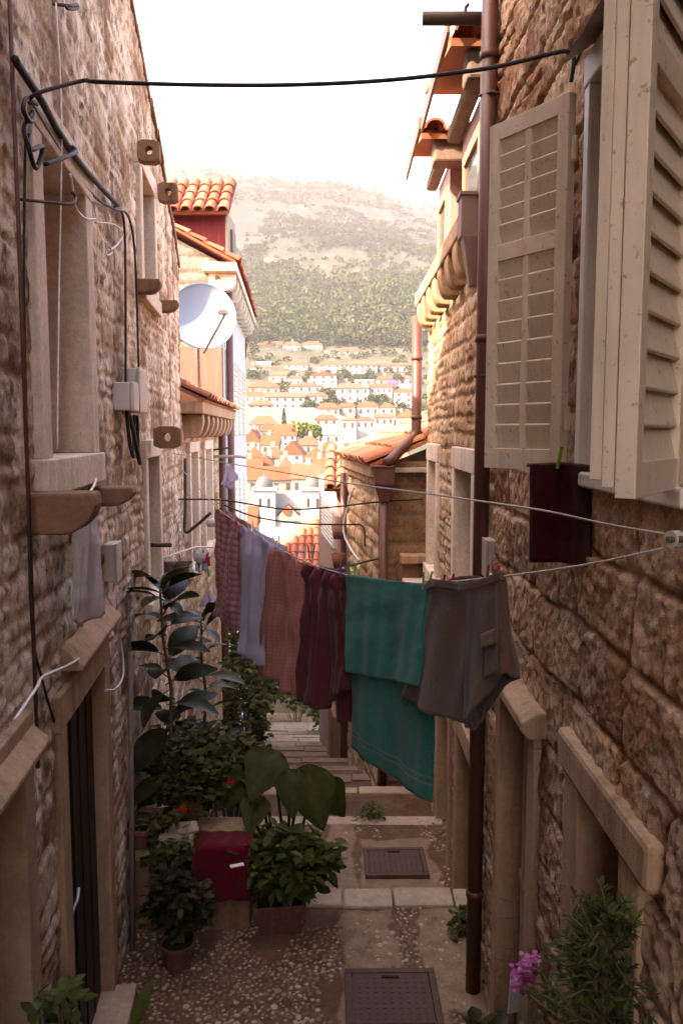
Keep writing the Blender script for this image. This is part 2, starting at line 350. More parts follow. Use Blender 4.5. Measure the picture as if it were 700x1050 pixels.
def stone_wall(name, mat, parent, fr, s0, s1, z0, z1, res, ch, sw, amp, openings=(), seed=0, top=None, warp=.03, mw=.01, edge=.035, split=.25, zoff=0):
    rg = np.random.RandomState(seed)
    S = np.arange(s0, s1+res*.5, res); Z = np.arange(z0, z1+res*.5, res); S[-1] = s1; Z[-1] = z1
    ss, zz = np.meshgrid(S, Z)
    a = ss+warp*fbm(ss*3, zz*3, seed+1, 3)+.35*warp*fbm(ss*14, zz*14, seed+5, 2)
    b = zz+warp*.8*fbm(ss*2.5, zz*2.5, seed+2, 3)+.3*warp*fbm(ss*14, zz*14, seed+6, 2)
    cb = [z0-.6]
    while cb[-1] < z1+.6: cb.append(cb[-1]+rg.uniform(*ch))
    cb = np.array(cb); ci = np.clip(np.searchsorted(cb, b)-1, 0, len(cb)-2)
    ds = np.zeros_like(ss); tone = np.zeros_like(ss); bulk = np.zeros_like(ss); tx = np.zeros_like(ss); fac = np.zeros_like(ss); lo = cb[ci].copy(); hi = cb[ci+1].copy()
    for c in range(len(cb)-1):
        m = ci == c
        if not m.any(): continue
        sb = [s0-1.0+rg.uniform(0, .3)]
        hgt = cb[c+1]-cb[c]
        while sb[-1] < s1+1: sb.append(sb[-1]+rg.uniform(*sw)*(.6+.7*hgt/np.mean(ch)))
        sb = np.array(sb); n = len(sb)
        k = np.clip(np.searchsorted(sb, a[m])-1, 0, n-2)
        ds[m] = np.minimum(a[m]-sb[k], sb[k+1]-a[m])
        spl = rg.rand(n) < split; mid = cb[c]+hgt*rg.uniform(.35, .65, n)
        up = (b[m] > mid[k]); l_ = np.where(spl[k] & up, mid[k], cb[c]); h_ = np.where(spl[k] & ~up, mid[k], cb[c+1])
        lo[m] = l_; hi[m] = h_
        id_ = k*2+(spl[k] & up)
        t_ = rg.rand(2*n+2); bk = rg.uniform(.45, 1.25, 2*n+2); gx = rg.uniform(-.35, .35, 2*n+2); gz = rg.uniform(-.35, .35, 2*n+2)
        tone[m] = t_[id_]; bulk[m] = bk[id_]
        ru = (a[m]-(sb[k]+sb[k+1])/2)/((sb[k+1]-sb[k])/2); rv = (b[m]-(l_+h_)/2)/((h_-l_)/2)
        tx[m] = gx[id_]*ru+gz[id_]*rv
        ff = np.ones(len(ru))
        for q in range(5):
            th = rg.uniform(0, 6.283, 2*n+2)[id_]; of = rg.uniform(.15, .85, 2*n+2)[id_]; sl = rg.uniform(.25, 1.1, 2*n+2)[id_]
            ff = np.minimum(ff, 1-sl*np.maximum(0, ru*np.cos(th)+rv*np.sin(th)-of))
        fac[m] = ff
    dz = np.minimum(b-lo, hi-b)
    r = .05
    aa = np.maximum(0, r-ds); bb = np.maximum(0, r-dz)
    d = np.where((aa > 0) & (bb > 0), r-np.hypot(aa, bb), np.minimum(ds, dz))
    mm = mw*(1+1.3*fbm(ss*6, zz*6, seed+9, 2))
    prof = sstep(0, 1, (d-mm)/edge)
    rid = 1-np.abs(fbm(ss*9, zz*9, seed+3, 4))*2
    h = amp*prof*(.35+.65*fac)*(.6+.4*bulk)+prof*tx*amp*.9+amp*.28*prof*rid+amp*.45*fbm(ss*22, zz*22, seed+13, 4)+amp*.4*fbm(ss*55, zz*55, seed+4, 2)+.008*fbm(ss*1.2, zz*1.2, seed+8, 2)-amp*1.1
    mort = 1-sstep(-.004, .012, d-mm)
    if top is not None:
        tz_ = np.interp(ss, [q[0] for q in top], [q[1] for q in top]); keepv = zz <= tz_
        zz = np.minimum(zz, tz_)
    fa, fn, fo = np.array(fr.a), np.array(fr.n), np.array(fr.o)
    V = fo+ss[..., None]*fa+h[..., None]*fn+np.stack([np.zeros_like(zz), np.zeros_like(zz), zz], -1)
    Q = grid_quads(len(Z), len(S))
    cs = ss.ravel()[Q].mean(1); cz = zz.ravel()[Q].mean(1); keep = np.ones(len(Q), bool)
    if top is not None: keep &= keepv.ravel()[Q].any(1)
    for (o0, o1, q0, q1) in openings: keep &= ~((cs > o0) & (cs < o1) & (cz > q0) & (cz < q1))
    Q = Q[keep]
    if np.dot(np.cross(fa, (0, 0, 1)), fn) < 0: Q = Q[:, ::-1]
    return fast_mesh(name, V.reshape(-1, 3), Q, {'tone': tone, 'mort': mort}, mat, parent)

def tile_roof(name, mat, parent, o, u, v, W, L, tw=.17, tl=.34, r=.075, thick=.05, rnd=None, clip=None):
    rnd = rnd or random.Random(3)
    o, u, v = Vector(o), Vector(u).normalized(), Vector(v).normalized(); n = u.cross(v).normalized()
    if n.z < 0: n = -n
    mb = MB(); mb.cur = .2
    if not clip: mb.obox(o-n*thick, u*W, v*L, n*thick*.8)
    nc = max(1, round(W/tw)); nr = max(1, round(L/tl)); tw_ = W/nc; tl_ = L/nr; seg = 6
    for c in range(nc):
        for q in range(nr):
            if clip and not clip((c+.5)*tw_, (q+.5)/nr): continue
            mb.cur = rnd.random(); j = rnd.uniform(-.008, .008); jl = rnd.uniform(-.012, .012)
            base = o+u*((c+.5)*tw_+j)+v*(q*tl_-.03+jl)
            P = []
            for (t, lift, rad) in ((0, .026, r), (tl_*1.16, .004, r*.8)):
                row = []
                for k in range(seg+1):
                    a = math.pi*k/seg; row.append(base+v*t+u*(rad*math.cos(a))+n*(rad*.85*math.sin(a)+lift))
                P.append(row)
            mb.grid(P)
            # thickness of the tile's lower edge
            e = P[0]; mb.grid([[q_-n*.0 for q_ in e], [base+(q_-base)*.82 for q_ in e], [base+v*.10+(q_-base)*.82 for q_ in e]])
            # pan tile between two covers
            mb.cur = rnd.random()*.6
            b2 = base+u*tw_*.5
            if c < nc-1:
                P = []
                for (t, lift) in ((0, .018), (tl_*1.1, .002)):
                    P.append([b2+v*t+u*(r*.8*math.cos(math.pi*k/4))+n*(-.03*math.sin(math.pi*k/4)+lift+.02) for k in range(5)])
                mb.grid(P)
    return mb.build(name, mat, parent, smooth=False)
def roof_edge_curve(name, mat, parent, pts, r): return MB().tube(pts, r, 8).build(name, mat, parent, smooth=True)
def half_round_corbel(mb, fr, s, z, w, h, out):
    # block that leaves the wall with a flat top and a rounded nose underneath
    prof = [(-.2, 0), (out*.96, 0)]
    for k in range(1, 9):
        a = math.pi/2*k/8; prof.append((out*(.45+.55*math.cos(a)), -h*(.12+.88*math.sin(a))))
    prof += [(-.2, -h)]
    mb.prism([fr.P(s, z+q, p) for p, q in prof], fr.a.normalized()*w)
def opening(house, kind, fr, s0, s1, z0, z1, fw, depth, proud, trim, sill=None, lintel=None, lower=True):
    mb = MB()
    fr.blk(mb, s0-fw, s0, z0, z1, -depth, proud); fr.blk(mb, s1, s1+fw, z0, z1, -depth, proud)
    lh = lintel or fw
    fr.blk(mb, s0-fw-.003, s1+fw+.003, z1, z1+lh, -depth, proud+.004)
    if lower: fr.blk(mb, s0-fw-.02, s1+fw+.02, z0-(sill or fw), z0, -depth, proud+.025)
    return mb.build(kind, trim, house, bevel=.008)

# ================================================================== SETTING: ground, terrain
def lane_z(y):
    if y < 3.3: return (3.3-y)*.5
    if y < 5.32: return 0
    if y < 6.9: return -.2
    return -.2-.32*(y-6.9)
TP = [(-60, 14), (0, .2), (3.3, -.9), (7, -1.5), (26, -8.2), (45, -11.5), (80, -12.5), (110, -10), (170, -5.2), (240, 2.2), (300, 17), (380, 43), (560, 118), (1000, 340), (1150, 350), (1700, 330), (3500, 250)]
def terr(x, y):
    base = np.interp(y, [p[0] for p in TP], [p[1] for p in TP])
    tilt = 1-np.clip((x+220)/330*.20, -.35, .6)*np.clip((y-300)/500, 0, 1)
    amp = np.clip((y-240)/300, 0, 1)
    nz = fbm(x/140, y/160, 5, 5)*18*amp + fbm(x/40, y/40, 9, 3)*4*amp
    return base*np.where(base > 0, tilt, 1)+nz
ys = np.concatenate([np.arange(-60, 60, 6.), np.arange(60, 420, 9), np.arange(420, 1200, 10), np.arange(1200, 1701, 100)])
xs = np.concatenate([np.arange(-900, -420, 80.), np.arange(-420, 421, 10.), np.arange(480, 901, 80.)])
gx, gy = np.meshgrid(xs, ys); gz = terr(gx, gy)
tm = NT('hillside')
hsep = tm.n.new('ShaderNodeSeparateXYZ'); tm.link(tm.tc.outputs['Object'], hsep.inputs[0])
rock = tm.ramp(tm.noise(.06, 10, .85), [(.41, (.004, .0058, .003)), (.48, (.0075, .0098, .006)), (.54, (.0125, .014, .0125)), (.62, (.052, .055, .057))])
rock = tm.mix(tm.ramp(tm.noise(.018, 6, .65, dist=.6), [(.48, 0), (.62, .6)]), rock, (.009, .011, .005))
low = tm.ramp(tm.noise(.06, 8, .68), [(.35, (.02, .022, .009)), (.55, (.045, .04, .026)), (.7, (.09, .08, .065))])
hgt = tm.math('ADD', hsep.outputs[2], tm.math('MULTIPLY', tm.noise(.012, 5, .6), 60))
tm.col(tm.mix(tm.ramp(tm.math('DIVIDE', hgt, 400), [(.33, 0), (.46, 1)]), low, rock))
tm.bump(tm.noise(.12, 6, .7), .7, 3)
tag(fast_mesh('hillside', np.stack([gx, gy, gz], -1).reshape(-1, 3), grid_quads(len(ys), len(xs)), {}, tm.m), 'bare rocky mountain slope with a wooded foot behind the town', 'hill', kind='structure')

# lane floor: cobbled landing, second landing, stairs
gm = NT('lane_paving')
ga, gb, gc = gm.attr('peb'), gm.attr('conc'), gm.attr('tone')
n1 = gm.noise(9, 7, .65); n2 = gm.noise(70, 5, .7)
dirt = gm.mix(gm.ramp(n1, [(.3, 0), (.7, 1)]), (.08, .038, .02), (.19, .102, .055))
conc = gm.mix(gm.ramp(n1, [(.3, 0), (.7, 1)]), (.2, .118, .07), (.33, .215, .138))
peb = gm.ramp(gc, [(0, (.18, .105, .062)), (.5, (.32, .215, .14)), (1, (.50, .38, .27))])
base = gm.mix(gb, dirt, conc); base = gm.mix(ga, base, peb)
base = gm.mix(1, base, gm.ramp(n2, [(.3, (.75, .73, .7)), (.7, (1.15, 1.13, 1.1))]), 'MULTIPLY')
base = gm.mix(gm.ramp(gm.noise(2.2, 5, .6), [(.55, 0), (.72, .5)]), base, (.05, .035, .025))
gm.col(base); gm.bump(n2, .5, .006); gm.b.inputs['Roughness'].default_value = .85
def paving(name, x0, x1, y0, y1, z, res, seed, zones, dens):
    rg = np.random.RandomState(seed)
    X = np.arange(x0, x1, res); Y = np.arange(y0, y1+res*.3, res); Y[-1] = y1
    xx, yy = np.meshgrid(X, Y); h = .012*fbm(xx*2.2, yy*2.2, seed, 4)+.004*fbm(xx*20, yy*20, seed+3, 2)
    pebm = np.zeros_like(xx); tone = np.zeros_like(xx); cm = np.zeros_like(xx)
    for (a0, a1, b0, b1) in zones:
        w = .09*fbm(xx*4, yy*4, seed+8, 4)
        cm = np.maximum(cm, sstep(-.01, .02, np.minimum(np.minimum(xx-a0, a1-xx), np.minimum(yy-b0, b1-yy))+w))
    n = int(dens*(x1-x0)*(y1-y0)); hsh = {}
    for _ in range(n):
        cx, cy = rg.uniform(x0, x1), rg.uniform(y0, y1)
        if float(fbm(np.array(cx*2.3), np.array(cy*2.3), seed+20, 3)) < -.16: continue
        if any(a0 < cx < a1 and b0 < cy < b1 for a0, a1, b0, b1 in zones) and rg.rand() < .93: continue
        ra = rg.uniform(.009, .021)*(1.3 if rg.rand() < .15 else 1); rb = ra*rg.uniform(.6, .95)
        key = (int(cx/.06+99), int(cy/.06+99))
        if any((cx-p)**2+(cy-q)**2 < (r_+ra)**2*.7 for i_ in (-1, 0, 1) for j_ in (-1, 0, 1) for p, q, r_ in hsh.get((key[0]+i_, key[1]+j_), ())): continue
        hsh.setdefault(key, []).append((cx, cy, ra)); th = rg.uniform(0, math.pi)
        i0, i1 = np.searchsorted(Y, [cy-ra, cy+ra]); j0, j1 = np.searchsorted(X, [cx-ra, cx+ra])
        sl = (slice(i0, i1), slice(j0, j1)); dx = xx[sl]-cx; dy = yy[sl]-cy
        e = np.sqrt(((dx*math.cos(th)+dy*math.sin(th))/ra)**2+((-dx*math.sin(th)+dy*math.cos(th))/rb)**2)
        bp = np.sqrt(np.clip(1-e**2, 0, 1)); h[sl] += bp*ra*.5; pebm[sl] = np.maximum(pebm[sl], sstep(1, .8, e)); tone[sl] = np.where(e < 1, rg.rand(), tone[sl])
    V = np.stack([xx, yy, h+z], -1).reshape(-1, 3)
    return tag(fast_mesh(name, V, grid_quads(len(Y), len(X)), {'peb': pebm, 'conc': cm, 'tone': tone}, gm.m), kind='structure')
paving('cobbled_landing', -1.75, 1.0, 3.3, 5.2, 0, .007, 3, [(.0, .36, 4.55, 5.2), (.5, .82, 4.2, 5.2), (-.02, .62, 4.02, 4.55)], 3600)
paving('lower_landing', -1.9, 1.05, 5.42, 6.9, -.2, .011, 8, [(-.12, .12, 5.4, 6.9), (.15, .75, 5.6, 6.5)], 900)
mb = MB(); mb2 = MB()
xx0 = -1.75
for w in (.62, .74, .40, .35, .42, .5):
    mb.box((xx0+w/2, 5.30+RND.uniform(-.01, .01), -.09), (w-.012, .22, .22+RND.uniform(-.006, .006))); xx0 += w
mb3 = MB()
for i in range(24):
    y = 6.9+i; zz_ = -.2-.32*(i+.6)
    xa = (-.864-.104*y if y < 9.2 else -1.27-.06*y)-.25; xb = (1.0 if y < 8.1 else .55-.11*(y-8.2))+.15
    mb2.box(((xa+xb)/2, y+.5, zz_-.4), (xb-xa, 1.06, .8))
    x_ = xa
    while x_ < xb:
        w = min(RND.uniform(.35, .95), xb-x_+.01); nd = RND.uniform(.12, .2); (mb if i < 1 else mb3).box((x_+w/2, y+1.01-nd/2, zz_+.004-.07+RND.uniform(-.008, .008)), (w-RND.uniform(.01, .03), nd, .16), RND.uniform(-.02, .02)); x_ += w
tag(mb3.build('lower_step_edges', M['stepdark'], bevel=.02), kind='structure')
for i in range(12):   # stairs the photographer stands on
    y = 3.3-i*.33; mb2.box((-.2, y-.165, .165*(i+1)-.5), (3.2, .334, 1.0))
y = 6.9
mb.box((-.45, 6.83, -.27), (2.7, .16, .15))
tag(mb.build('step_nosings', M['step'], bevel=.015), kind='structure')
tag(mb2.build('lane_stairs', gm.m), kind='structure')

# ================================================================== LEFT HOUSE (near)
LT = [(-3, 9.6), (2.35, 9.6), (2.36, 7.6), (3.0, 7.45), (4.3, 6.92), (5.9, 6.33), (7.64, 5.72), (9.2, 5.1)]  # near end raised out of view to keep sun off the right wall
A = thing('stone_house', 'tall rubble stone house with corbels and cables forming the left side of the lane', 'house', (XL, 0, 0))
w1 = (3.27, 4.08, SL(45, 470)[1], SL(45, 150)[1])       # big window
d1 = (3.36, 4.22, .1, 1.99)
w2 = (6.15, 6.85, 4.35, 5.2); w3 = (6.1, 6.8, 1.95, 3.05); fd = (1.7, 2.72, -.2, 2.08)
ops = [w1, d1, w2, w3, fd]
stone_wall('wall', M['stoneL'], A, FL1, 2.2, 9.2, -1.6, 7.6, .0135, (.09, .22), (.13, .34), .0095, [(a-.06, b+.06, c-.06, d+.06) for a, b, c, d in ops], 21, LT, .045, .010, .013, .35)
mb = MB()
FL1.blk(mb, -3, 2.2, -2, 9.5, -.3, -.02); FL1.blk(mb, 8.9, 9.2, -3, 5.02, -.3, -.03)  # first block carries the unseen extra height added for shade
mb.prism([FL1.P(-3, -3, -.3), FL1.P(9.19, -3, -.3), FL1.P(9.19, 5.05, -.3), FL1.P(7.64, 5.66, -.3), FL1.P(5.9, 6.27, -.3), FL1.P(4.3, 6.86, -.3), FL1.P(2.36, 7.5, -.3), FL1.P(2.35, 9.5, -.3), FL1.P(-3, 9.5, -.3)], -FL1.n*4.5)
mb.build('wall_core', M['body'], A)
mb = MB()
for i in range(len(LT)-1):
    (a, za), (b, zb) = LT[i], LT[i+1]
    n = max(1, int((b-a)/.32))
    for k in range(n):
        t0, t1 = a+(b-a)*k/n, a+(b-a)*(k+1)/n; q0, q1 = za+(zb-za)*k/n, za+(zb-za)*(k+1)/n
        mb.cur = RND.random()
        j = RND.uniform(-.012, .012)
        mb.prism([FL1.P(t0, q0-.02, -4.6), FL1.P(t0, q0-.02, .02+j), FL1.P(t0, q0+.05, .02+j), FL1.P(t0, q0+.05, -4.6)], FL1.a*(t1-t0)+Vector((0, 0, q1-q0)))
mb.build('roof', M['corbel'], A)
# windows
def shut(parent, fr, s0, s1, z0, z1, o, mat):
    mb = MB(); fr.blk(mb, s0, s1, z0, z1, o-.03, o)
    for k in range(1, 4): fr.blk(mb, s0+.02, s1-.02, z0+(z1-z0)*k/4-.01, z0+(z1-z0)*k/4+.01, o-.01, o+.006)
    return mb.build('shutter', mat, parent, bevel=.004)
w = opening(A, 'window', FL1, *w1, .15, .28, .03, M['lime'], sill=.15, lintel=.17)
shut(w, FL1, w1[0]-.02, w1[1]+.02, w1[2]-.02, w1[3]+.02, -.24, M['lime2'])
w = opening(A, 'window', FL1, *w2, .12, .25, .03, M['lime'], lintel=.14)
shut(w, FL1, w2[0], w2[1], w2[2], w2[3], -.2, M['darkwood'])
w = opening(A, 'window', FL1, *w3, .12, .25, .03, M['lime'], lintel=.14)
shut(w, FL1, w3[0], w3[1], w3[2], w3[3], -.2, M['brownwood'])
def doorway(house, fr, s0, s1, z0, z1, trim, doormat, handle=True, depth=.27, fw=.13, sill=True, ajar=0):
    d = opening(house, 'doorway', fr, s0, s1, z0, z1, fw, depth, .025, trim, lower=False, lintel=.16)
    mb = MB(); fr.blk(mb, s0+ajar, s1+.01, z0, z1, -depth+.03, -depth+.07)
    for k in range(1, 5): fr.blk(mb, s0+ajar+(s1-s0-ajar)*k/5-.006, s0+ajar+(s1-s0-ajar)*k/5+.006, z0+.02, z1-.02, -depth+.07, -depth+.078)
    dd = mb.build('door', doormat, house, bevel=.003)
    if ajar: fr.blk(MB(), s0-.02, s1, z0, z1, -depth-.02, -depth).build('dark_gap', M['dark'], d)
    if handle:
        h = MB().tube([fr.P(s0+.12+ajar, z0+.95, -depth+.06), fr.P(s0+.12+ajar, z0+.95, -depth+.11), fr.P(s0+.2+ajar, z0+.965, -depth+.115), fr.P(s0+.25+ajar, z0+.99, -depth+.11)], .009, 8)
        h.build('handle', M['metal'], dd, smooth=True)
    if sill:
        fr.blk(MB(), s0-.05, s1+.06, z0-.12, z0+.01, -depth, .14).build('sill', M['step'], d, bevel=.01)
    return d
doorway(A, FL1, *d1, M['lime2'], M['darkwood'], depth=.12)
doorway(A, FL1, *fd, M['lime2'], M['brownwood'], handle=False, sill=False)
# drip ledges over the doors
mb = MB()
for (a, b, z) in ((3.42, 4.42, 2.2), (1.5, 2.85, 2.1)):
    mb.prism([FL1.P(a, z, -.1), FL1.P(a, z, .085), FL1.P(a, z+.03, .09), FL1.P(a, z+.11, .0), FL1.P(a, z+.11, -.1)], FL1.a*(b-a))
    o_ = mb.build('drip_ledge', M['lime2'], A, bevel=.012); mb = MB()
# stone brackets beside the windows
for (u, v, w_, h_, out, mat) in ((28, 506, .15, .16, .25, 'corbel'), (92, 500, .14, .1, .22, 'corbel'), (140, 285, .13, .1, .17, 'corbel'), (160, 307, .13, .1, .19, 'corbel')):
    s, z = SL(u, v); mb = MB(); half_round_corbel(mb, FL1, s, z, w_, h_, out); mb.build('corbel', M[mat], A, bevel=.012, smooth=False)
for (u, v, w_, h_, out) in ((135, 142, .1, .15, .19), (156, 186, .1, .16, .21), (148, 437, .12, .17, .27)):
    s, z = SL(u, v); mb = MB()
    # holed bracket: a slab with a round eye, built as a ring of segments
    c = FL1.P(s, z-h_/2, out*.62); n = 16; fo = FL1.a.normalized(); ou = FL1.n; inn = []; outr = []
    for k in range(n):
        a = 2*math.pi*k/n; ca, sa = math.cos(a), math.sin(a); m_ = max(abs(ca)/.38, abs(sa)/.5)
        inn.append(c+ou*(h_*.17*ca)+Vector((0, 0, h_*.2*sa)))
        outr.append(c+ou*(max(-out*.62-.1, min(out*.38, ca*out*.38/m_*1.0/.38)) if ca > 0 else ca/m_/.38*(out*.62+.1)*.38)+Vector((0, 0, sa/m_*h_)))
    P = [[q for q in inn], [q for q in outr], [q+fo*w_ for q in outr], [q+fo*w_ for q in inn], [q for q in inn]]
    mb.grid(P, closed=True); mb.build('corbel', M['corbel'], A, bevel=.006)
MB().tube([FL1.P(5.0, 1.85, .035), FL1.P(4.86, .9, .04), FL1.P(4.72, -.1, .04)], .017, 10).build('conduit', M['conduit'], A, smooth=True)
MB().tube([FL1.P(2.93, 6.0, .02), FL1.P(2.9, 4.0, .03), FL1.P(2.88, 2.0, .03)], .008, 8).build('conduit', M['pipe'], A, smooth=True)

# fittings on the left wall
def wl(u, v, o): s, z = SL(u, v); return FL1.P(s, z, o)
def cable(name, label, pts, r, mat, cat='cable', group=None, sub=6):
    pts = [Vector(p) for p in pts]; out = []
    for i in range(len(pts)-1):
        p0, p1, p2, p3 = pts[max(i-1, 0)], pts[i], pts[i+1], pts[min(i+2, len(pts)-1)]
        for k in range(sub):
            t = k/sub; out.append(.5*((2*p1)+(p2-p0)*t+(2*p0-5*p1+4*p2-p3)*t*t+(3*p1-p0-3*p2+p3)*t*t*t))
    out.append(pts[-1]); return tag(MB().tube(out, r, 7).build(name, mat, smooth=True), label, cat, group)
cable('cable_bundle', 'thick dark cable bundle slanting down the left wall above the big window', [wl(0, 60, .05), wl(12, 78, .05), wl(27, 104, .06), wl(48, 135, .05), wl(72, 168, .05), wl(95, 193, .05), wl(112, 210, .05)], .015, M['black'])
cable('cable_bundle', 'thinner dark cable clipped along the underside of the thick bundle on the left wall', [wl(20, 100, .03), wl(45, 140, .03), wl(70, 176, .025), wl(93, 203, .03), wl(112, 214, .03), wl(126, 220, .03), wl(133, 250, .03), wl(136, 310, .03), wl(138, 385, .03)], .008, M['black'])
cable('cable', 'dark cable running straight down the left wall to the small meter box', [wl(112, 212, .03), wl(122, 225, .03), wl(124, 300, .03), wl(124, 392, .03)], .008, M['black'])
cable('cable_loop', 'tangle of black cable hanging in a loop beside the upper corner of the big window', [wl(24, 106, .05), wl(10, 100, .06), wl(6, 112, .06), wl(14, 124, .06), wl(20, 114, .05), wl(10, 132, .05), wl(14, 152, .06), wl(24, 150, .07), wl(20, 172, .06), wl(12, 150, .06), wl(16, 138, .05)], .009, M['black'])
cable('cable_stub', 'short dark cable end sticking out beside the tangled loop on the left wall', [wl(30, 168, .06), wl(42, 160, .1), wl(54, 154, .1), wl(62, 150, .05)], .009, M['black'])
cable('wall_bracket', 'iron bracket with a white insulator left of the big window', [wl(14, 203, -.02), wl(24, 206, .06), wl(38, 208, .13), wl(44, 202, .13), wl(43, 196, .12)], .006, M['iron'], 'bracket')
cable('white_wire', 'thin white wire drooping across the top of the big window', [wl(41, 178, .12), wl(50, 196, .1), wl(62, 214, .07), wl(78, 224, .05), wl(92, 224, .03)], .005, M['wire'], 'wire')
cable('white_wire', 'white wire curl with coiled end right of the big window', [wl(92, 228, .03), wl(106, 230, .06), wl(114, 240, .07), wl(108, 252, .06), wl(101, 256, .05), wl(99, 248, .05), wl(104, 258, .06), wl(100, 262, .05)], .005, M['wire'], 'wire')
cable('aerial_cable', 'black cable strung across the top of the lane from wall to wall', [wl(14, 104, .05), wl(10, 94, .1), wl(24, 80, .22), at(100, 84, 3.02), at(200, 87, 2.98), at(300, 87, 2.95), at(400, 82, 2.9), at(500, 70, 2.87), at(565, 55, 2.84), at(582, 53, 2.84), at(588, 60, 2.83), at(585, 84, 2.84)], .0075, M['black'])
cable('wall_hook', 'small iron ring hook holding the black cable on the right wall', [at(589, 66, 2.86), at(593, 58, 2.84), at(594, 46, 2.82), at(590, 42, 2.82), at(588, 48, 2.82)], .006, M['iron'], 'hook')
cable('white_rope', 'white cord sagging across the left wall above the dark door', [wl(0, 738, .05), wl(20, 706, .06), wl(31, 694, .05), wl(60, 680, .06), wl(88, 660, .06), wl(105, 637, .05), wl(116, 655, .04), wl(118, 690, .05), wl(110, 706, .05), wl(100, 708, .04)], .006, M['wire'], 'cord')
cable('dark_wire', 'thin dark wire running down the far left edge of the left wall', [wl(18, 120, .03), wl(16, 300, .03), wl(20, 480, .03), wl(24, 640, .03), wl(36, 700, .03), wl(48, 740, .03)], .005, M['black'], 'wire')
def wall_box(name, label, fr, s0, s1, z0, z1, d, mat, cat='box'):
    t = thing(name, label, cat, fr.P((s0+s1)/2, z0, 0))
    mb = MB(); fr.blk(mb, s0, s1, z0, z1, -.02, d*.8); mb.build('housing', mat, t, bevel=.008)
    mb = MB(); fr.blk(mb, s0-.004, s1+.004, z0-.004, z1+.004, d*.8+.001, d); mb.build('cover', mat, t, bevel=.008); return t
s, z = SL(124, 378); wall_box('meter_box', 'larger grey meter box on the left wall, the one at the back', FL1, 5.2, 5.52, z-.27, z+.01, .11, M['plastic'])
wall_box('meter_box', 'smaller grey meter box on the left wall in front of the larger box', FL1, 4.86, 5.06, 3.38, 3.55, .12, M['plastic'])
cable('cable_loop', 'black cables looping down below the two grey meter boxes', [FL1.P(5.0, 3.4, .05), FL1.P(5.02, 3.2, .06), FL1.P(5.08, 3.1, .07), FL1.P(5.2, 3.12, .06), FL1.P(5.3, 3.3, .05), FL1.P(5.32, 3.36, .05)], .012, M['black'])
cable('cable_loop', 'second black cable loop right of the first one under the grey meter boxes', [FL1.P(5.12, 3.36, .05), FL1.P(5.12, 3.2, .08), FL1.P(5.22, 3.05, .09), FL1.P(5.38, 3.12, .06), FL1.P(5.42, 3.36, .05)], .014, M['black'])
wall_box('junction_box', 'small cream box on the left wall above the dark conduit', FL1, 4.42, 4.58, SL(107, 598)[1], SL(107, 558)[1], .07, M['plastic'])
cable('ring_hook', 'small iron ring hanging high on the left wall', [wl(54, 4, .0), wl(56, 5, .06), wl(63, 4, .07), wl(62, 8, .07), wl(55, 8, .06), wl(56, 5, .05)], .007, M['iron'], 'hook')
for (u, v) in ((60, 8), (103, 30)):
    pass
cable('bare_wire', 'thin grey wire hanging down the upper left wall past the big window', [wl(50, 2, .03), wl(51, 120, .05), wl(48, 300, .05), wl(46, 460, .05)], .0035, M['wire'], 'wire')

# ================================================================== RIGHT HOUSE (near)
B = thing('stone_house', 'squared stone house with cream louvred shutters forming the near right side of the lane', 'house', (XR, 0, 0))
rw = (1.92, 2.72, 3.12, 4.38); rl = (2.2, 2.6, .75, 2.06); rd = (3.28, 3.86, .05, 1.95)
stone_wall('wall', M['stoneR'], B, FR1, 1.4, 4.6, -.5, 7.3, .0105, (.19, .32), (.24, .5), .021, [(a-.05, b+.05, c-.05, d+.05) for a, b, c, d in (rw, rl, rd)], 8, None, .038, .005, .012, .14)
mb = MB(); FR1.blk(mb, -3, 1.4, -2, 7.3, -.3, -.04); FR1.blk(mb, 4.4, 4.6, -2, 7.3, -.3, -.03); FR1.blk(mb, -3, 4.6, -3, 7.25, -4.5, -.3)
mb.build('wall_core', M['body'], B)
tile_roof('roof', M['tileold'], B, (XR-.3, -3, 7.3), (0, 1, 0), (1, 0, .36), 7.85, 4.6)
w = opening(B, 'window', FR1, *rw, .06, .2, .012, M['whitepaint2'], sill=.05, lintel=.1)
mb = MB()
for (a, b) in ((rw[0], rw[0]+.06), (rw[1]-.06, rw[1])): FR1.blk(mb, a, b, rw[2], rw[3], -.17, -.12)
FR1.blk(mb, rw[0]+.06, rw[1]-.06, rw[2], rw[2]+.06, -.169, -.121); FR1.blk(mb, rw[0]+.06, rw[1]-.06, rw[3]-.06, rw[3], -.169, -.121); FR1.blk(mb, 2.3, 2.35, rw[2]+.06, rw[3]-.06, -.168, -.122)
mb.build('casement', M['whitepaint2'], w, bevel=.004)
t = NT('window_glass'); t.col((.03, .028, .026)); t.b.inputs['Roughness'].default_value = .06; t.b.inputs['Specular IOR Level'].default_value = .6; M['glass'] = t.m
mb = MB(); FR1.blk(mb, rw[0]+.05, rw[1]-.05, rw[2]+.05, rw[3]-.05, -.15, -.145); mb.build('pane', M['glass'], w)
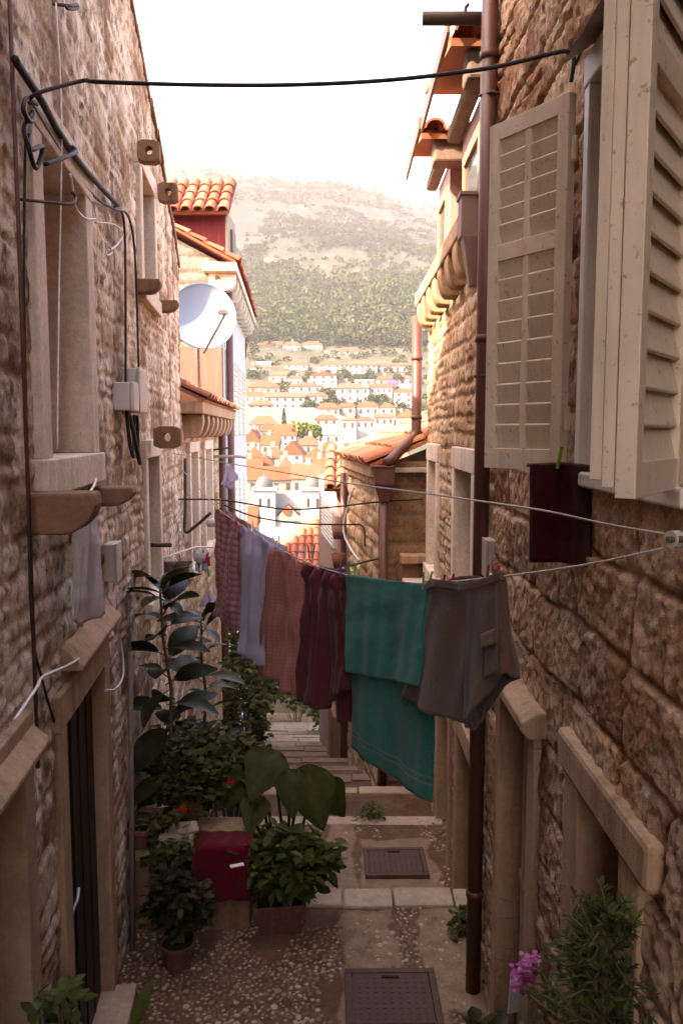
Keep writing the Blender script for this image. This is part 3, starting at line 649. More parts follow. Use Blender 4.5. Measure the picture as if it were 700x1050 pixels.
def louvre_leaf(name, parent, hinge, free, z0, z1, mid, nrm_side, thick=.036, cols=2, stile=.048, slats=(13, 14), cover=.62, up=True):
    h, f = Vector((hinge[0], hinge[1], 0)), Vector((free[0], free[1], 0)); W = (f-h).length; a = (f-h)/W; n = Vector((-a.y, a.x, 0))*nrm_side
    mb = MB()
    def bl(s0, s1, q0, q1, o0, o1): mb.obox(h+a*s0+n*o0+Vector((0, 0, q0)), a*(s1-s0), Vector((0, 0, q1-q0)), n*(o1-o0))
    T = thick
    bl(0, stile, z0, z1, 0, T); bl(W-stile, W, z0, z1, 0, T)
    for (q0, q1) in ((z0, z0+.075), (z1-.06, z1), (mid-.03, mid+.03)): bl(stile, W-stile, q0, q1, .001, T-.001)
    xs_ = [stile+(W-2*stile)*k/cols for k in range(cols+1)]
    for k in range(1, cols): bl(xs_[k]-.014, xs_[k]+.011, z0+.075, z1-.06, .006, T-.003)
    for (q0, q1, m_) in ((z0+.075, mid-.03, slats[0]), (mid+.03, z1-.06, slats[1])):
        for j in range(m_):
            c = q0+(q1-q0)*(j+.5)/m_; hh = (q1-q0)/m_*cover; tilt = RND.uniform(-.002, .002)
            p = h+a*stile
            oa, ob = (T-.005, .004) if up else (.004, T-.005)
            sg = 1 if up else -1
            mb.prism([p+n*oa+Vector((0, 0, c+hh+tilt)), p+n*(oa-.007*sg)+Vector((0, 0, c+hh+.006+tilt)), p+n*ob+Vector((0, 0, c-hh+.006)), p+n*(ob+.007*sg)+Vector((0, 0, c-hh))], a*(W-2*stile))
    # hinges
    for q in (z0+.18, z1-.18): mb.tube([h+n*(T*.5)-a*.012+Vector((0, 0, q-.04)), h+n*(T*.5)-a*.012+Vector((0, 0, q+.04))], .011, 8)
    return mb.build(name, M['whitepaint'], parent, bevel=.0025)
fz0 = 3.115
p_f = at(503, 475, 3.07); 
louvre_leaf('shutter', B, (.775, 2.76), (p_f.x, p_f.y), 3.115, 4.36, 3.9, 1, slats=(9, 6))
p_n = on_floor(629, 511, 3.115); p_h = Vector((.79, 1.96, 0))
louvre_leaf('shutter', B, (p_h.x, p_h.y), (p_n.x, p_n.y), 3.115, 4.9, 4.0, 1, cols=1, thick=.042, slats=(10, 10), cover=.62, up=False)
# folded inner leaf behind the near shutter
a_ = (Vector((p_n.x, p_n.y, 0))-p_h); a_.z = 0; W_ = a_.length; a_.normalize(); n_ = Vector((-a_.y, a_.x, 0))
mb = MB()
n_ = -n_
mb.obox(p_h+a_*.03+n_*.003+Vector((0, 0, 3.135)), a_*(W_-.04), Vector((0, 0, 1.73)), n_*.028)
mb.obox(p_h+a_*.06+n_*.0315+Vector((0, 0, 3.15)), a_*(W_-.075), Vector((0, 0, 1.70)), n_*.026)
mb.build('folded_leaf', M['whitepaint'], B, bevel=.003)
# sheet awning above the window
aw0, aw1 = SR(575, 100), SR(612, 45)
MB().obox(FR1.P(2.78, 4.53, -.02), Vector((0, -1.2, 0)), Vector((-.11, 0, -.075)), Vector((.004, 0, .006))).build('awning', M['sheet'], B)
# lower window with bars
w = opening(B, 'window', FR1, *rl, .16, .28, .02, M['lime2'], lower=False, lintel=.02)
mb = MB(); FR1.blk(mb, 1.96, 2.82, 2.05, 2.19, -.28, .034); mb.build('lintel', M['lime2'], B, bevel=.02)
mb = MB(); FR1.blk(mb, rl[0], rl[1], rl[2], rl[3], -.27, -.26); mb.build('pane', M['dark'], w)
for q in (2.44, 2.34, 2.26):
    MB().tube([FR1.P(q, .75, -.2), FR1.P(q, 2.06, -.2)], .011, 8).build('bar', M['brownwood'], w, smooth=True)
mb = MB(); FR1.blk(mb, 2.5, 2.59, .75, 2.06, -.25, -.2); mb.build('frame', M['brownwood'], w, bevel=.004)
# stone-framed side door
d = opening(B, 'doorway', FR1, *rd, .11, .2, .03, M['lime2'], lower=False, lintel=.06)
mb = MB(); FR1.blk(mb, rd[0], rd[1], rd[2], rd[3], -.12, -.09)
for q in (rd[0]+.1, rd[0]+.3, rd[1]-.1): FR1.blk(mb, q-.012, q+.012, rd[2], rd[3], -.09, -.075)
FR1.blk(mb, rd[0], rd[1], 1.0, 1.05, -.09, -.078)
mb.build('door', M['beige'], B, bevel=.004)
mb = MB(); mb.prism([FR1.P(3.1, 2.02, -.05), FR1.P(3.1, 2.02, .07), FR1.P(3.1, 2.05, .095), FR1.P(3.1, 2.09, .095), FR1.P(3.1, 2.13, .03), FR1.P(3.1, 2.13, -.05)], FR1.a*.86)
mb.build('door_hood', M['lime2'], B, bevel=.008)
# drain pipe
mb = MB(); px = .768; py = 4.38
mb.tube([(px, py, -.04), (px, py, 7.4)], .043, 14)
for q in (.6, 2.2, 3.75, 5.2): mb.lathe([(.043, -.02), (.05, -.018), (.05, .018), (.043, .02)], (px, py, q), 14)
mb.build('drain_pipe', M['pipe'], B, smooth=True)
for q in (2.1, 3.55, 5.0): MB().tube([(px-.05, py, q), (px, py-.05, q), (px+.1, py-.02, q)], .008, 6).build('pipe_bracket', M['iron'], B, smooth=True)
MB().tube([at(500, 19, 4.5), at(433, 19, 4.5)], .034, 12).build('beam', M['iron'], B, smooth=True)
MB().tube([at(477, 16, 4.5), at(477, 8, 4.5), at(480, 4, 4.5)], .01, 6).build('beam_hook', M['iron'], B)
s, z = SR(497, 583); wall_box('junction_box', 'small cream box on the right wall beside the drain pipe above the shorts', FR1, 4.22, 4.45, z, z+.2, .05, M['plastic'])

# ================================================================== RIGHT HOUSE 2 (gutter cornice, pink dormers)
Cc = thing('stone_house', 'rubble stone house with round gutter consoles and pink dormers past the drain pipe', 'house', (.87, 4.75, 0))
c1 = (5.2, 5.98, 1.95, 2.98); c2 = (7.2, 7.8, 1.95, 2.98); c3 = (6.2, 6.85, -.45, .95); c4 = (5.0, 5.7, -.4, 1.05)
stone_wall('wall', M['stoneR2'], Cc, FR2, 4.76, 8.2, -1.6, 4.45, .018, (.09, .18), (.12, .3), .014, [(a-.05, b+.05, c-.05, d+.05) for a, b, c, d in (c1, c2, c3, c4)], 33, None, .035, .008, .013, .3)
mb = MB(); FR2.blk(mb, 4.77, 8.2, -3, 4.4, -3.5, -.3); FR2.blk(mb, 7.9, 8.19, -3, 4.4, -.3, -.03); mb.build('wall_core', M['body'], Cc)
for q in (c1, c2):
    w = opening(Cc, 'window', FR2, *q, .13, .25, .03, M['lime'], lintel=.16)
    shut(w, FR2, *q, -.2, M['brownwood'])
doorway(Cc, FR2, *c3, M['lime2'], M['darkwood'], handle=False); doorway(Cc, FR2, *c4, M['lime2'], M['darkwood'], handle=False)
mb = MB(); FR2.blk(mb, 4.8, 8.25, 4.5, 4.63, -.3, .13); FR2.blk(mb, 4.8, 8.25, 4.45, 4.5, -.2, .06); mb.build('cornice', M['lime2'], Cc, bevel=.012)
for k in range(8):
    mb = MB(); half_round_corbel(mb, FR2, 4.95+k*.42, 4.5, .2, .22, .125); mb.build('console', M['lime2'], Cc, bevel=.01)
tile_roof('roof', M['tile'], Cc, (.95, 4.8, 4.72), (0, 1, 0), (1, 0, .4), 3.45, 3.4)
def dormer(house, y0, y1, x0, x1, z0, z1, wallmat, sidemat, ov=.26, win=True):
    mb = MB(); mb.box(((x0+x1)/2, (y0+y1)/2, (z0+z1)/2), (x1-x0, y1-y0, z1-z0)); d = mb.build('dormer', wallmat, house)
    mb = MB(); mb.box((x0-ov*.2, (y0+y1)/2, z1+.05), (ov*.4, y1-y0+.2, .09)); mb.box(((x0+x1)/2-.08, y0-.13, z1+.0), (x1-x0+.16, .2, .17)); mb.build('dormer_eave', M['eave'], d, bevel=.02)
    mb = MB(); mb.box((x0-ov-.01, (y0+y1)/2, z1+.2), (.02, y1-y0+.5, .09)); mb.build('verge_board', M['brownwood'], d)
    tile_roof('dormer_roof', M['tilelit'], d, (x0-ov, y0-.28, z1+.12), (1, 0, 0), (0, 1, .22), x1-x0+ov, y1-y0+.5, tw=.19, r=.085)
    if win:
        f = Fr((x0, 0), (0, 1), (-1, 0)); s0, s1 = y0+(y1-y0)*.22, y1-(y1-y0)*.2
        fm = MB(); f.blk(fm, s0-.06, s0, z0+.1, z1-.25, -.05, .02); f.blk(fm, s1, s1+.06, z0+.1, z1-.25, -.05, .02); f.blk(fm, s0-.06, s1+.06, z1-.25, z1-.18, -.05, .022); fm.build('window_frame', M['lime2'], d)
        gm_ = MB(); f.blk(gm_, s0, s1, z0+.1, z1-.25, -.04, .004); gm_.build('pane', M['glass'], d)
    return d
dormer(Cc, 5.05, 6.05, .88, 2.2, 4.6, 5.36, M['pink'], M['cream'])
dormer(Cc, 6.72, 7.5, .88, 2.2, 4.6, 5.44, M['pink'], M['cream'])
# gutter hopper at the near end, downpipe at the far end
mb = MB()
def frust(mb, c, a, b, h0, h1):
    (ax, ay), (bx, by) = a, b
    vs = [(c[0]+sx*ax, c[1]+sy*ay, h0) for sx, sy in ((-1, -1), (1, -1), (1, 1), (-1, 1))]+[(c[0]+sx*bx, c[1]+sy*by, h1) for sx, sy in ((-1, -1), (1, -1), (1, 1), (-1, 1))]
    mb.add(vs, [(3, 2, 1, 0), (4, 5, 6, 7), (0, 1, 5, 4), (1, 2, 6, 5), (2, 3, 7, 6), (3, 0, 4, 7)])
frust(mb, (.735, 4.62), (.075, .07), (.075, .07), 4.33, 4.55); frust(mb, (.745, 4.60), (.03, .03), (.075, .07), 4.06, 4.33); frust(mb, (.735, 4.62), (.085, .08), (.085, .08), 4.545, 4.57)
mb.build('gutter_hopper', M['hopper'], Cc, bevel=.006)
mb = MB(); mb.tube([(.77, 8.28, 4.42), (.77, 8.28, 3.28), (.75, 8.26, 3.2), (.5, 8.02, 2.98), (.44, 8.0, 2.93)], .052, 12)
for q in (4.0, 3.4): mb.lathe([(.052, -.02), (.06, -.018), (.06, .018), (.052, .02)], (.77, 8.28, q), 12)
mb.build('drain_pipe', M['pipe'], Cc, smooth=True)
Cc_d = None

# ================================================================== RIGHT HOUSE 3 (low, tiled)
D = thing('stone_house', 'low brown stone house with an orange tiled roof jutting into the lane', 'house', (.38, 8.2, 0))
FD = Fr((.38, 8.2), (1, 0), (0, -1)); FDs = lane_frame(.38+.11*8.2, -.11, -1)
stone_wall('wall', M['stoneR3'], D, FD, 0, 1.2, -1.9, 2.95, .02, (.2, .35), (.3, .5), .012, [(.45, .62, -1.5, .6)], 41, None, .03, .008)
stone_wall('side_wall', M['stoneR2'], D, FDs, 8.2, 10.9, -3, 2.92, .025, (.14, .26), (.18, .36), .02, [], 42)
mb = MB(); mb.prism([(.42, 8.3, -4), (3, 8.3, -4), (3, 8.3, 3.9), (.42, 8.3, 2.9)], (0, .02, 0)); mb.prism([(.42, 8.32, -4), (3, 8.32, -4), (3, 10.9, -4), (.13, 10.9, -4)], (0, 0, 6.85)); mb.build('wall_core', M['body'], D)
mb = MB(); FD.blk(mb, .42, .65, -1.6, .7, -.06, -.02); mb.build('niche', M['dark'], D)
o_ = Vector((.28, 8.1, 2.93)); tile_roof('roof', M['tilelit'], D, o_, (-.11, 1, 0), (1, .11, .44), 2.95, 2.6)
mb = MB(); FDs.blk(mb, 8.15, 10.95, 2.79, 2.9, -.1, .1); FDs.blk(mb, 8.17, 10.9, 2.70, 2.79, -.1, .05); mb.build('cornice', M['lime2'], D, bevel=.01)
mb = MB(); FD.blk(mb, -.02, 1.2, 2.84, 2.89, -.05, .1); mb.build('gutter', M['sheet'], D, bevel=.008)
mb = MB(); frust(mb, (.43, 8.04), (.1, .07), (.1, .07), 2.72, 2.9); frust(mb, (.43, 8.05), (.045, .045), (.1, .07), 2.55, 2.72); frust(mb, (.43, 8.04), (.11, .08), (.11, .08), 2.895, 2.915); mb.build('gutter_hopper', M['pipe'], D, bevel=.006)
mb = MB(); mb.tube([(.43, 8.06, 2.6), (.43, 8.06, -.95)], .045, 12); mb.build('drain_pipe', M['pipe'], D, smooth=True)
mb = MB(); p = at(425, 573, 8.1); mb.box((p.x+.05, 8.13, p.z+.0), (.4, .2, .09)); mb.build('stone_shelf', M['lime2'], D, bevel=.015)
mb = MB(); p = at(430, 600, 7.9); mb.box((p.x+.05, 8.0, p.z), (.42, .45, .07)); mb.build('stone_shelf', M['lime'], D, bevel=.015)
mb = MB(); mb.lathe([(.0, -.03), (.13, -.03), (.13, .03), (0, .03)], at(418, 586, 8.15), 14, axis=(0, -1, 0)); mb.build('round_niche', M['corbel'], D)

# ================================================================== RIGHT HOUSE 4 (behind it)
E4 = thing('plaster_house', 'pinkish house with tiled porch roof and slatted shutter beyond the low brown house', 'house', (-.1, 10.95, 0))
FE = Fr((-.02, 10.95), (1, 0), (0, -1))
mb = MB(); mb.prism([(-.06, 11.3, -4), (2.5, 11.3, -4), (2.2, 14.2, -4), (-.4, 14.2, -4)], (0, 0, 6.5)); mb.build('wall', M['pink'], E4)
tile_roof('roof', M['tileold'], E4, (-.24, 10.98, 2.48), (1, 0, 0), (0, 1, .33), 1.3, 1.7, tw=.17)
tile_roof('roof', M['tileold'], E4, (1.06, 14.2, 2.45), (-1, 0, 0), (0, -1, .33), 1.3, 1.65, tw=.17)
FEs = lane_frame(-.06+.117*11.3, -.117, -1)
w = MB(); FEs.blk(w, 11.6, 13.4, 1.55, 2.3, -.02, .03)
for k in range(12): FEs.blk(w, 11.62, 13.38, 1.57+k*.06, 1.6+k*.06, .03, .045)
w.build('shutter', M['white'], E4)
MB().tube([at(352, 485, 10.95), at(352, 590, 10.95), (at(352, 590, 10.95).x, 10.95, -3)], .045, 10).build('drain_pipe', M['pipe'], E4, smooth=True)
mb = MB(); mb.prism([(-.12, 11.1, -3.4), (.25, 11.1, -3.4), (.25, 11.9, -3.4), (-.2, 11.9, -3.4)], (0, 0, 2.6)); mb.build('buttress', M['corbel'], E4, bevel=.03)
for (v, c) in ((545, 'salmon'), (575, 'terra')):
    p = at(347, v, 10.8); tag(MB().lathe([(.0, -.1), (.07, -.1), (.1, .1), (.085, .1), (.07, .02), (0, .02)], p, 14).build('hanging_pot', M[c], smooth=True), 'orange flower pot hung on the pink house wall, ' + ('upper' if v == 545 else 'lower') + ' of two', 'flower pot', 'pots hung beside the drain pipe')
cable('iron_bracket', 'rusty iron rod sticking out from the brown house drain pipe above the teal towel', [at(345, 584, 8.3), at(370, 577, 8.2), at(390, 572, 8.1)], .012, M['iron'], 'rod')
wallbox_p = at(368, 545, 8.1)
cable('wire_loop', 'grey wire looping down the side of the low brown house', [at(362, 500, 9.4), at(352, 540, 9.6), at(358, 560, 9.5), at(368, 575, 9.3)], .014, M['wire'], 'wire')

# ================================================================== LEFT HOUSES 2, 3
G2 = thing('stone_house', 'low house with a small tiled eave on stone consoles below the satellite dish', 'house', (-1.82, 9.2, 0))
stone_wall('wall', M['stoneR2'], G2, FL2, 9.2, 14.5, -4, 3.5, .035, (.14, .26), (.2, .4), .022, [(9.7, 10.4, 1.6, 3.0), (11.3, 12.2, 1.6, 3.0)], 51)
mb = MB(); FL2.blk(mb, 9.21, 14.5, -5, 3.45, -4, -.2); mb.build('wall_core', M['body'], G2)
for (a, b) in ((9.7, 10.4), (11.3, 12.2)):
    w = opening(G2, 'window', FL2, a, b, 1.6, 3.0, .13, .19, .04, M['lime']); shut(w, FL2, a, b, 1.6, 3.0, -.06, M['whitepaint2'])
mb = MB(); FL2.blk(mb, 9.25, 14.4, 3.46, 3.6, -.2, .24); mb.build('cornice', M['lime2'], G2, bevel=.015)
for k in range(8): mb = MB(); half_round_corbel(mb, FL2, 9.4+k*.62, 3.46, .2, .28, .22); mb.build('console', M['lime2'], G2, bevel=.012)
tile_roof('roof', M['tileold'], G2, FL2.P(9.22, 3.64, .26), (-.06, 1, 0), (-1, -.06, .5), 5.2, 3.5)
MB().tube([FL2.P(13.0, 3.4, .12), FL2.P(13.0, -5, .12)], .06, 10).build('drain_pipe', M['pipe'], G2, smooth=True)
G3 = thing('tall_house', 'tall ashlar gabled house with white lane front and a red dormer beyond the satellite dish', 'house', (-2.14, 14.5, 0))
FG = Fr((-2.14, 14.5), (-1, 0), (0, -1))
gt = [(0, 6.2), (.02, 6.25), (3.2, 7.9)]
stone_wall('wall', M['stoneL3'], G3, FG, 0, 3.2, 4.75, 7.9, .04, (.3, .42), (.5, .9), .02, [], 61, gt, .01, .008)
mb = MB(); mb.prism([(-2.14, 14.5, -6), (-2.14, 14.5, 4.75), (-5.4, 14.5, 4.75), (-5.4, 14.5, -6)], (0, .2, 0)); mb.build('lower_wall', M['salmon'], G3)
mb = MB(); mb.prism([(-2.14, 14.7, -6), (-2.14, 14.7, 6.15), (-5.4, 14.7, 7.9), (-5.4, 14.7, -6)], (-.41, 6.8, 0)); mb.build('facade', M['white'], G3)
mb = MB(); FL3.blk(mb, 14.3, 21.6, 6.05, 6.2, -.3, .3); mb.build('cornice', M['lime'], G3, bevel=.015)
for k in range(10): mb = MB(); half_round_corbel(mb, FL3, 14.5+k*.72, 6.05, .25, .3, .27); mb.build('console', M['lime'], G3, bevel=.012)
tile_roof('roof', M['tile'], G3, FL3.P(14.35, 6.24, .3), (-.06, 1, 0), (-1, -.06, .53), 7.2, 3.6)
tile_roof('verge_tiles', M['tile'], G3, (-1.84, 14.32, 6.24), (0, 1, 0), (-1, 0, .53), .3, 3.6, tw=.2, r=.1)
mb = MB()
for k in range(4):
    for (z0, z1) in ((3.2, 4.8), (.4, 2.2)):
        a = 15.2+k*1.6; mb = MB(); FL3.blk(mb, a, a+.9, z0, z1, -.02, .05)
        for j in range(14): FL3.blk(mb, a+.05, a+.85, z0+.06+j*(z1-z0-.1)/14, z0+.1+j*(z1-z0-.1)/14, .05, .07)
        mb.build('shutter', M['whitepaint2'], G3)
MB().tube([FL3.P(15.1, 5.9, .1), FL3.P(15.1, 1.5, .1), FL3.P(15.1, -6, .1)], .065, 10).build('drain_pipe', M['pipe'], G3, smooth=True)
mb = MB(); mb.box((-2.85, 16.6, 6.85), (1.2, 1.2, 1.4)); dm = mb.build('dormer', M['red'], G3)
tile_roof('dormer_roof', M['tile'], dm, (-3.55, 15.66, 7.42), (1, 0, 0), (0, 1, .75), 1.42, 1.5, tw=.235, r=.112, tl=.36)
mb = MB(); mb.box((-2.235, 16.6, 6.85), (.03, 1.204, 1.4)); mb.build('side_wall', M['cream'], dm)
mb = MB(); mb.box((-2.2, 16.7, 6.85), (.06, .5, .85)); mb.build('window', M['brownwood'], dm)
mb = MB(); mb.box((-2.85, 15.95, 7.47), (1.3, .14, .08)); mb.build('eave', M['pink'], dm)
G4 = thing('tall_house', 'unseen tall house added to shade the lower lane behind the white lane front', 'house', (-2.6, 21.7, 0))  # out-of-view block added to keep the sun off the lower steps
f4 = lane_frame(-2.62+.124*21.7, -.124, 1); mb = MB(); f4.blk(mb, 21.75, 26, -9, 5.6, -5, 0); mb.build('wall', M['beige'], G4)
mb = MB(); f4.blk(mb, 21.76, 26.1, 5.6, 5.75, -5.1, .1); mb.build('roof', M['tileold'], G4)
# satellite dish
dc = at(208, 325, 9.75); ax = Vector((.28, -1, .12)).normalized()
dt = thing('satellite_dish', 'large pale round satellite dish on the left above the low tiled eave', 'satellite dish', dc)
rr = .385; prof = [(rr*k/10, .10*(k/10)**2) for k in range(0, 11)]
mb = MB(); mb.lathe([(max(r_, .001), z_) for r_, z_ in prof]+[(rr+.012, .112), (rr+.012, .095)]+[(max(r_, .001), z_-.015) for r_, z_ in prof[::-1]], dc-ax*.06, 40, axis=ax); mb.build('reflector', M['dish'], dt, smooth=True)
a0 = at(209, 362, 9.62); a1 = at(231, 322, 9.15)
MB().tube([a0, a1], .014, 8).build('arm', M['metal'], dt, smooth=True)
mb = MB(); mb.box(a1+Vector((-.02, 0, .02)), (.11, .07, .05)); mb.tube([a1, a1+Vector((-.09, .1, .03))], .02, 8); mb.build('receiver', M['plastic'], dt, bevel=.006)
MB().tube([dc-ax*.08, dc-ax*.22+Vector((-.05, 0, -.1)), dc+Vector((-.1, .25, -.9))], .025, 8).build('mount', M['metal'], dt, smooth=True)

# ================================================================== lane bits on the far left wall
def rod(name, label, pts, r, mat, cat): return tag(MB().tube(pts, r, 8).build(name, mat, smooth=True), label, cat)
rod('drying_rail', 'pale metal drying rail sticking out of the white house front', [at(214, 468, 12.5), at(245, 468, 12.3), at(252, 469, 12.2)], .022, M['rope'], 'rail')
rod('drying_rail', 'upper rusty rail above the pale drying rail on the white house front', [at(214, 462, 12.6), at(236, 459, 12.4)], .014, M['iron'], 'rail')
rod('drying_rail', 'white drying rail near the peg basket on the left wall', [at(165, 573, 7.0), at(200, 561, 8.0), at(222, 561, 8.2)], .009, M['wire'], 'rail')
rod('iron_bar', 'dark iron bar jutting from the left wall above the rubber plant', [at(143, 559, 6.7), at(175, 559, 6.5)], .018, M['iron'], 'bar')
cable('aerial_cable', 'upper of two thin dark cables crossing the lane behind the laundry', [at(183, 512, 8.6), at(230, 513, 8.5), at(290, 522, 8.4), at(340, 520, 8.3), at(384, 515, 8.15), at(432, 512, 8.1)], .009, M['black'])
cable('aerial_cable', 'lower of two thin dark cables crossing the lane behind the laundry', [at(230, 518, 8.6), at(262, 530, 8.5), at(310, 537, 8.4), at(355, 538, 8.6), at(372, 540, 8.9), at(374, 560, 9.0)], .009, M['black'])
cable('black_wire', 'dark wire and bent bracket running down the left wall by the laundry line', [at(190, 470, 9.1), at(190, 520, 9.1), at(190, 545, 9.1), at(200, 540, 9.0), at(216, 526, 8.9)], .018, M['iron'], 'bracket')

# ================================================================== LAUNDRY
P0 = Vector((.74, 1.95, 0)); P1 = Vector((XL+KL*7.37+.06, 7.37, 0)); LD = (P1-P0).normalized(); LN = Vector((-LD.y, LD.x, 0))
if LN.y > 0: LN = -LN
def lp(u, v, off=0):
    r = ray(u, v); t = (P0-CAM).dot(Vector((LN.x, LN.y, 0)))/r.dot(LN); return CAM+r*t+LN*off
line_px = [(690, 560), (600, 579), (515, 591), (440, 598), (400, 596), (358, 590), (316, 577), (282, 560), (247, 538), (222, 520), (190, 485), (170, 466)]
cable('laundry_line', 'lower pale laundry rope carrying the clothes across the lane', [lp(*q) for q in line_px], .0032, M['rope'], 'rope', sub=4)
cable('laundry_line', 'upper empty strand of the pale laundry rope above the clothes', [lp(u, v, .0) for u, v in ((690, 549), (620, 537), (560, 524), (500, 515), (430, 505), (360, 496), (300, 486), (240, 476), (190, 467), (172, 464))], .0032, M['rope'], 'rope', sub=4)
pc = lp(691, 553)
pu = thing('pulley', 'small plastic laundry pulley wheel on the right wall', 'pulley', pc)
MB().lathe([(.0, -.012), (.021, -.012), (.021, -.008), (.014, -.002), (.014, .002), (.021, .008), (.021, .012), (0, .012)], pc, 20, axis=(LN.x, LN.y, 0)).build('wheel', M['plastic'], pu, smooth=False)
MB().tube([pc-LN*.02, pc+LN*.02], .008, 8).build('axle', M['lime_leaf'], pu); MB().tube([pc+LN*.016, pc+Vector((.1, -.05, .01))], .008, 8).build('bracket', M['iron'], pu)
def sheet(top, bot, nu, nv, fold, seed, off=0.0, sway=0.0, bunch=0.0, mid=None, thick=.006, pinch=1.0, fine=.06):
    """hanging cloth between a top and a bottom outline; folds push it out of the line's plane"""
    rg = np.random.RandomState(seed); ph = rg.uniform(0, 6.28, 4); fr_ = rg.uniform(.7, 1.3, 4)
    def interp(L, t):
        x = [i/(len(L)-1) for i in range(len(L))]; return Vector([float(np.interp(t, x, [q[k] for q in L])) for k in range(3)])
    V = []; U = []
    for j in range(nv+1):
        b = j/nv
        for i in range(nu+1):
            a = i/nu; p = interp(top, a); q = interp(bot, a)
            if mid is not None: m_ = interp(mid, a); pt = (p*(1-b)**2+m_*2*b*(1-b)+q*b*b)
            else: pt = p.lerp(q, b)
            env = min(1, .22+b*1.2)
            d = fold*env*(.55*math.sin(a*9*fr_[0]+ph[0]+b*.8)+.35*math.sin(a*17*fr_[1]+ph[1]-b*1.4)+.2*math.sin(a*31*fr_[2]+ph[2]+b*2))
            d += fold*fine*env*math.sin(a*47*fr_[3]+ph[0]+b*1.2)+fold*.5*float(fbm(np.array(a*4.0), np.array(b*5.0+seed), seed, 3))
            d += bunch*math.exp(-((b-.06)/.06)**2)*math.sin(a*26+ph[3])
            pt = pt+LN*(d+off)+LD*(sway*b*math.sin(a*7+ph[2])); V.append(pt); U.append((a, b))
    nq = len(V); front = np.array([tuple(p+LN*thick/2) for p in V]); back = np.array([tuple(p-LN*thick/2) for p in V])
    Q = grid_quads(nv+1, nu+1); Qb = Q[:, ::-1]+nq; S_ = []
    w_ = nu+1
    edge = [(k, k+1) for k in range(nu)]+[(k*w_+nu, (k+1)*w_+nu) for k in range(nv)]+[(nv*w_+k+1, nv*w_+k) for k in range(nu)]+[((k+1)*w_, k*w_) for k in range(nv)]
    for (p, q) in edge: S_.append((q, p, p+nq, q+nq))
    return np.vstack([front, back]), np.vstack([Q, Qb, np.array(S_)]), np.array(U+U)
def cloth(name, mat, sheets, parent=None):
    V, Q, U = [], [], []; n = 0
    for (v, q, u) in sheets: V.append(v); Q.append(q+n); U.append(u); n += len(v)
    return fast_mesh(name, np.vstack(V), np.vstack(Q), {}, mat, parent, True, np.vstack(U))
M['teal'] = cloth_mat('teal_terry', (.001, .155, .122), 'towel', (.22, .22, .18), .1)
M['tealplain'] = cloth_mat('teal_terry_plain', (.001, .155, .122), None, None, .1)
M['shorts'] = cloth_mat('brown_cotton', (.098, .052, .033), None, None, .06)
M['maroon'] = cloth_mat('maroon_cloth', (.12, .024, .028), None, None, .2)
M['rosebrown'] = cloth_mat('rose_brown_cloth', (.62, .29, .24), 'fine', (.44, .18, .15), .45)
M['lavender'] = cloth_mat('lavender_cloth', (.66, .60, .74), None, None, .45)
M['plaid'] = cloth_mat('plaid_cloth', (.66, .28, .28), 'plaid', (.22, .09, .11), .3)
M['redcloth'] = cloth_mat('dark_red_cloth', (.045, .005, .005), None, None, .05)
M['redcloth2'] = cloth_mat('red_blanket', (.13, .004, .009), None, None, .05)
M['whitecloth'] = cloth_mat('white_net_cloth', (.62, .55, .54), None, None, .3)
def L_(px, off=0): return [lp(u, v, off) for u, v in px]
# plaid shirt hung by its hem
t = cloth('plaid_shirt', M['plaid'], [sheet(L_([(222, 522), (235, 528), (248, 538)]), L_([(221, 632), (232, 640), (243, 647)]), 26, 40, .05, 1, .0, .01, .02), sheet(L_([(224, 523), (248, 538)]), L_([(224, 625), (242, 640)]), 20, 30, .04, 2, -.05, .01)])
tag(t, 'red and pink plaid shirt at the far end of the laundry line', 'shirt')
tag(cloth('lavender_shirt', M['lavender'], [sheet(L_([(247, 540), (265, 548), (283, 561)]), L_([(243, 664), (258, 676), (277, 684)]), 30, 40, .055, 3, .0, .015, .02), sheet(L_([(249, 541), (282, 561)]), L_([(248, 650), (272, 672)]), 20, 30, .04, 4, -.06)]), 'pale lavender shirt hanging between the plaid shirt and the rose brown cloth', 'shirt')
tag(cloth('rose_brown_skirt', M['rosebrown'], [sheet(L_([(281, 562), (300, 569), (317, 579)]), L_([(270, 692), (292, 704), (312, 719)]), 34, 40, .05, 5, .01, .015, .018)]), 'rose brown checked cloth hanging between the lavender shirt and the maroon dress', 'skirt')
tag(cloth('maroon_dress', M['maroon'], [sheet(L_([(315, 578), (336, 587), (357, 593)]), L_([(312, 716), (326, 724), (334, 728), (345, 712), (358, 706)]), 70, 40, .05, 6, .01, .012, .03, fine=.24), sheet(L_([(318, 580), (356, 593)]), L_([(336, 742), (350, 742)]), 20, 40, .03, 7, -.06, .01)]), 'dark maroon pleated dress next to the teal towel', 'dress')
tt = thing('towel', 'teal bath towel folded over the laundry line, longest piece of laundry', 'towel', lp(400, 596))
cloth('back_half', M['teal'], [sheet(L_([(357, 590), (400, 597), (442, 600)], -.003), L_([(359, 766), (382, 785), (414, 810), (442, 823)], -.004), 40, 60, .018, 8, -.003, .002)], tt)
cloth('front_half', M['tealplain'], [sheet(L_([(357, 589), (400, 595), (442, 599)], .003), L_([(360, 688), (395, 696), (436, 702)], .012), 40, 50, .016, 9, .008, .002)], tt)
cloth('fold_edge', M['teal'], [sheet(L_([(357, 589), (400, 595.5), (442, 599.5)], -.008), L_([(357, 590), (400, 596), (442, 600)], .008), 30, 2, .0, 10, .0)], tt)
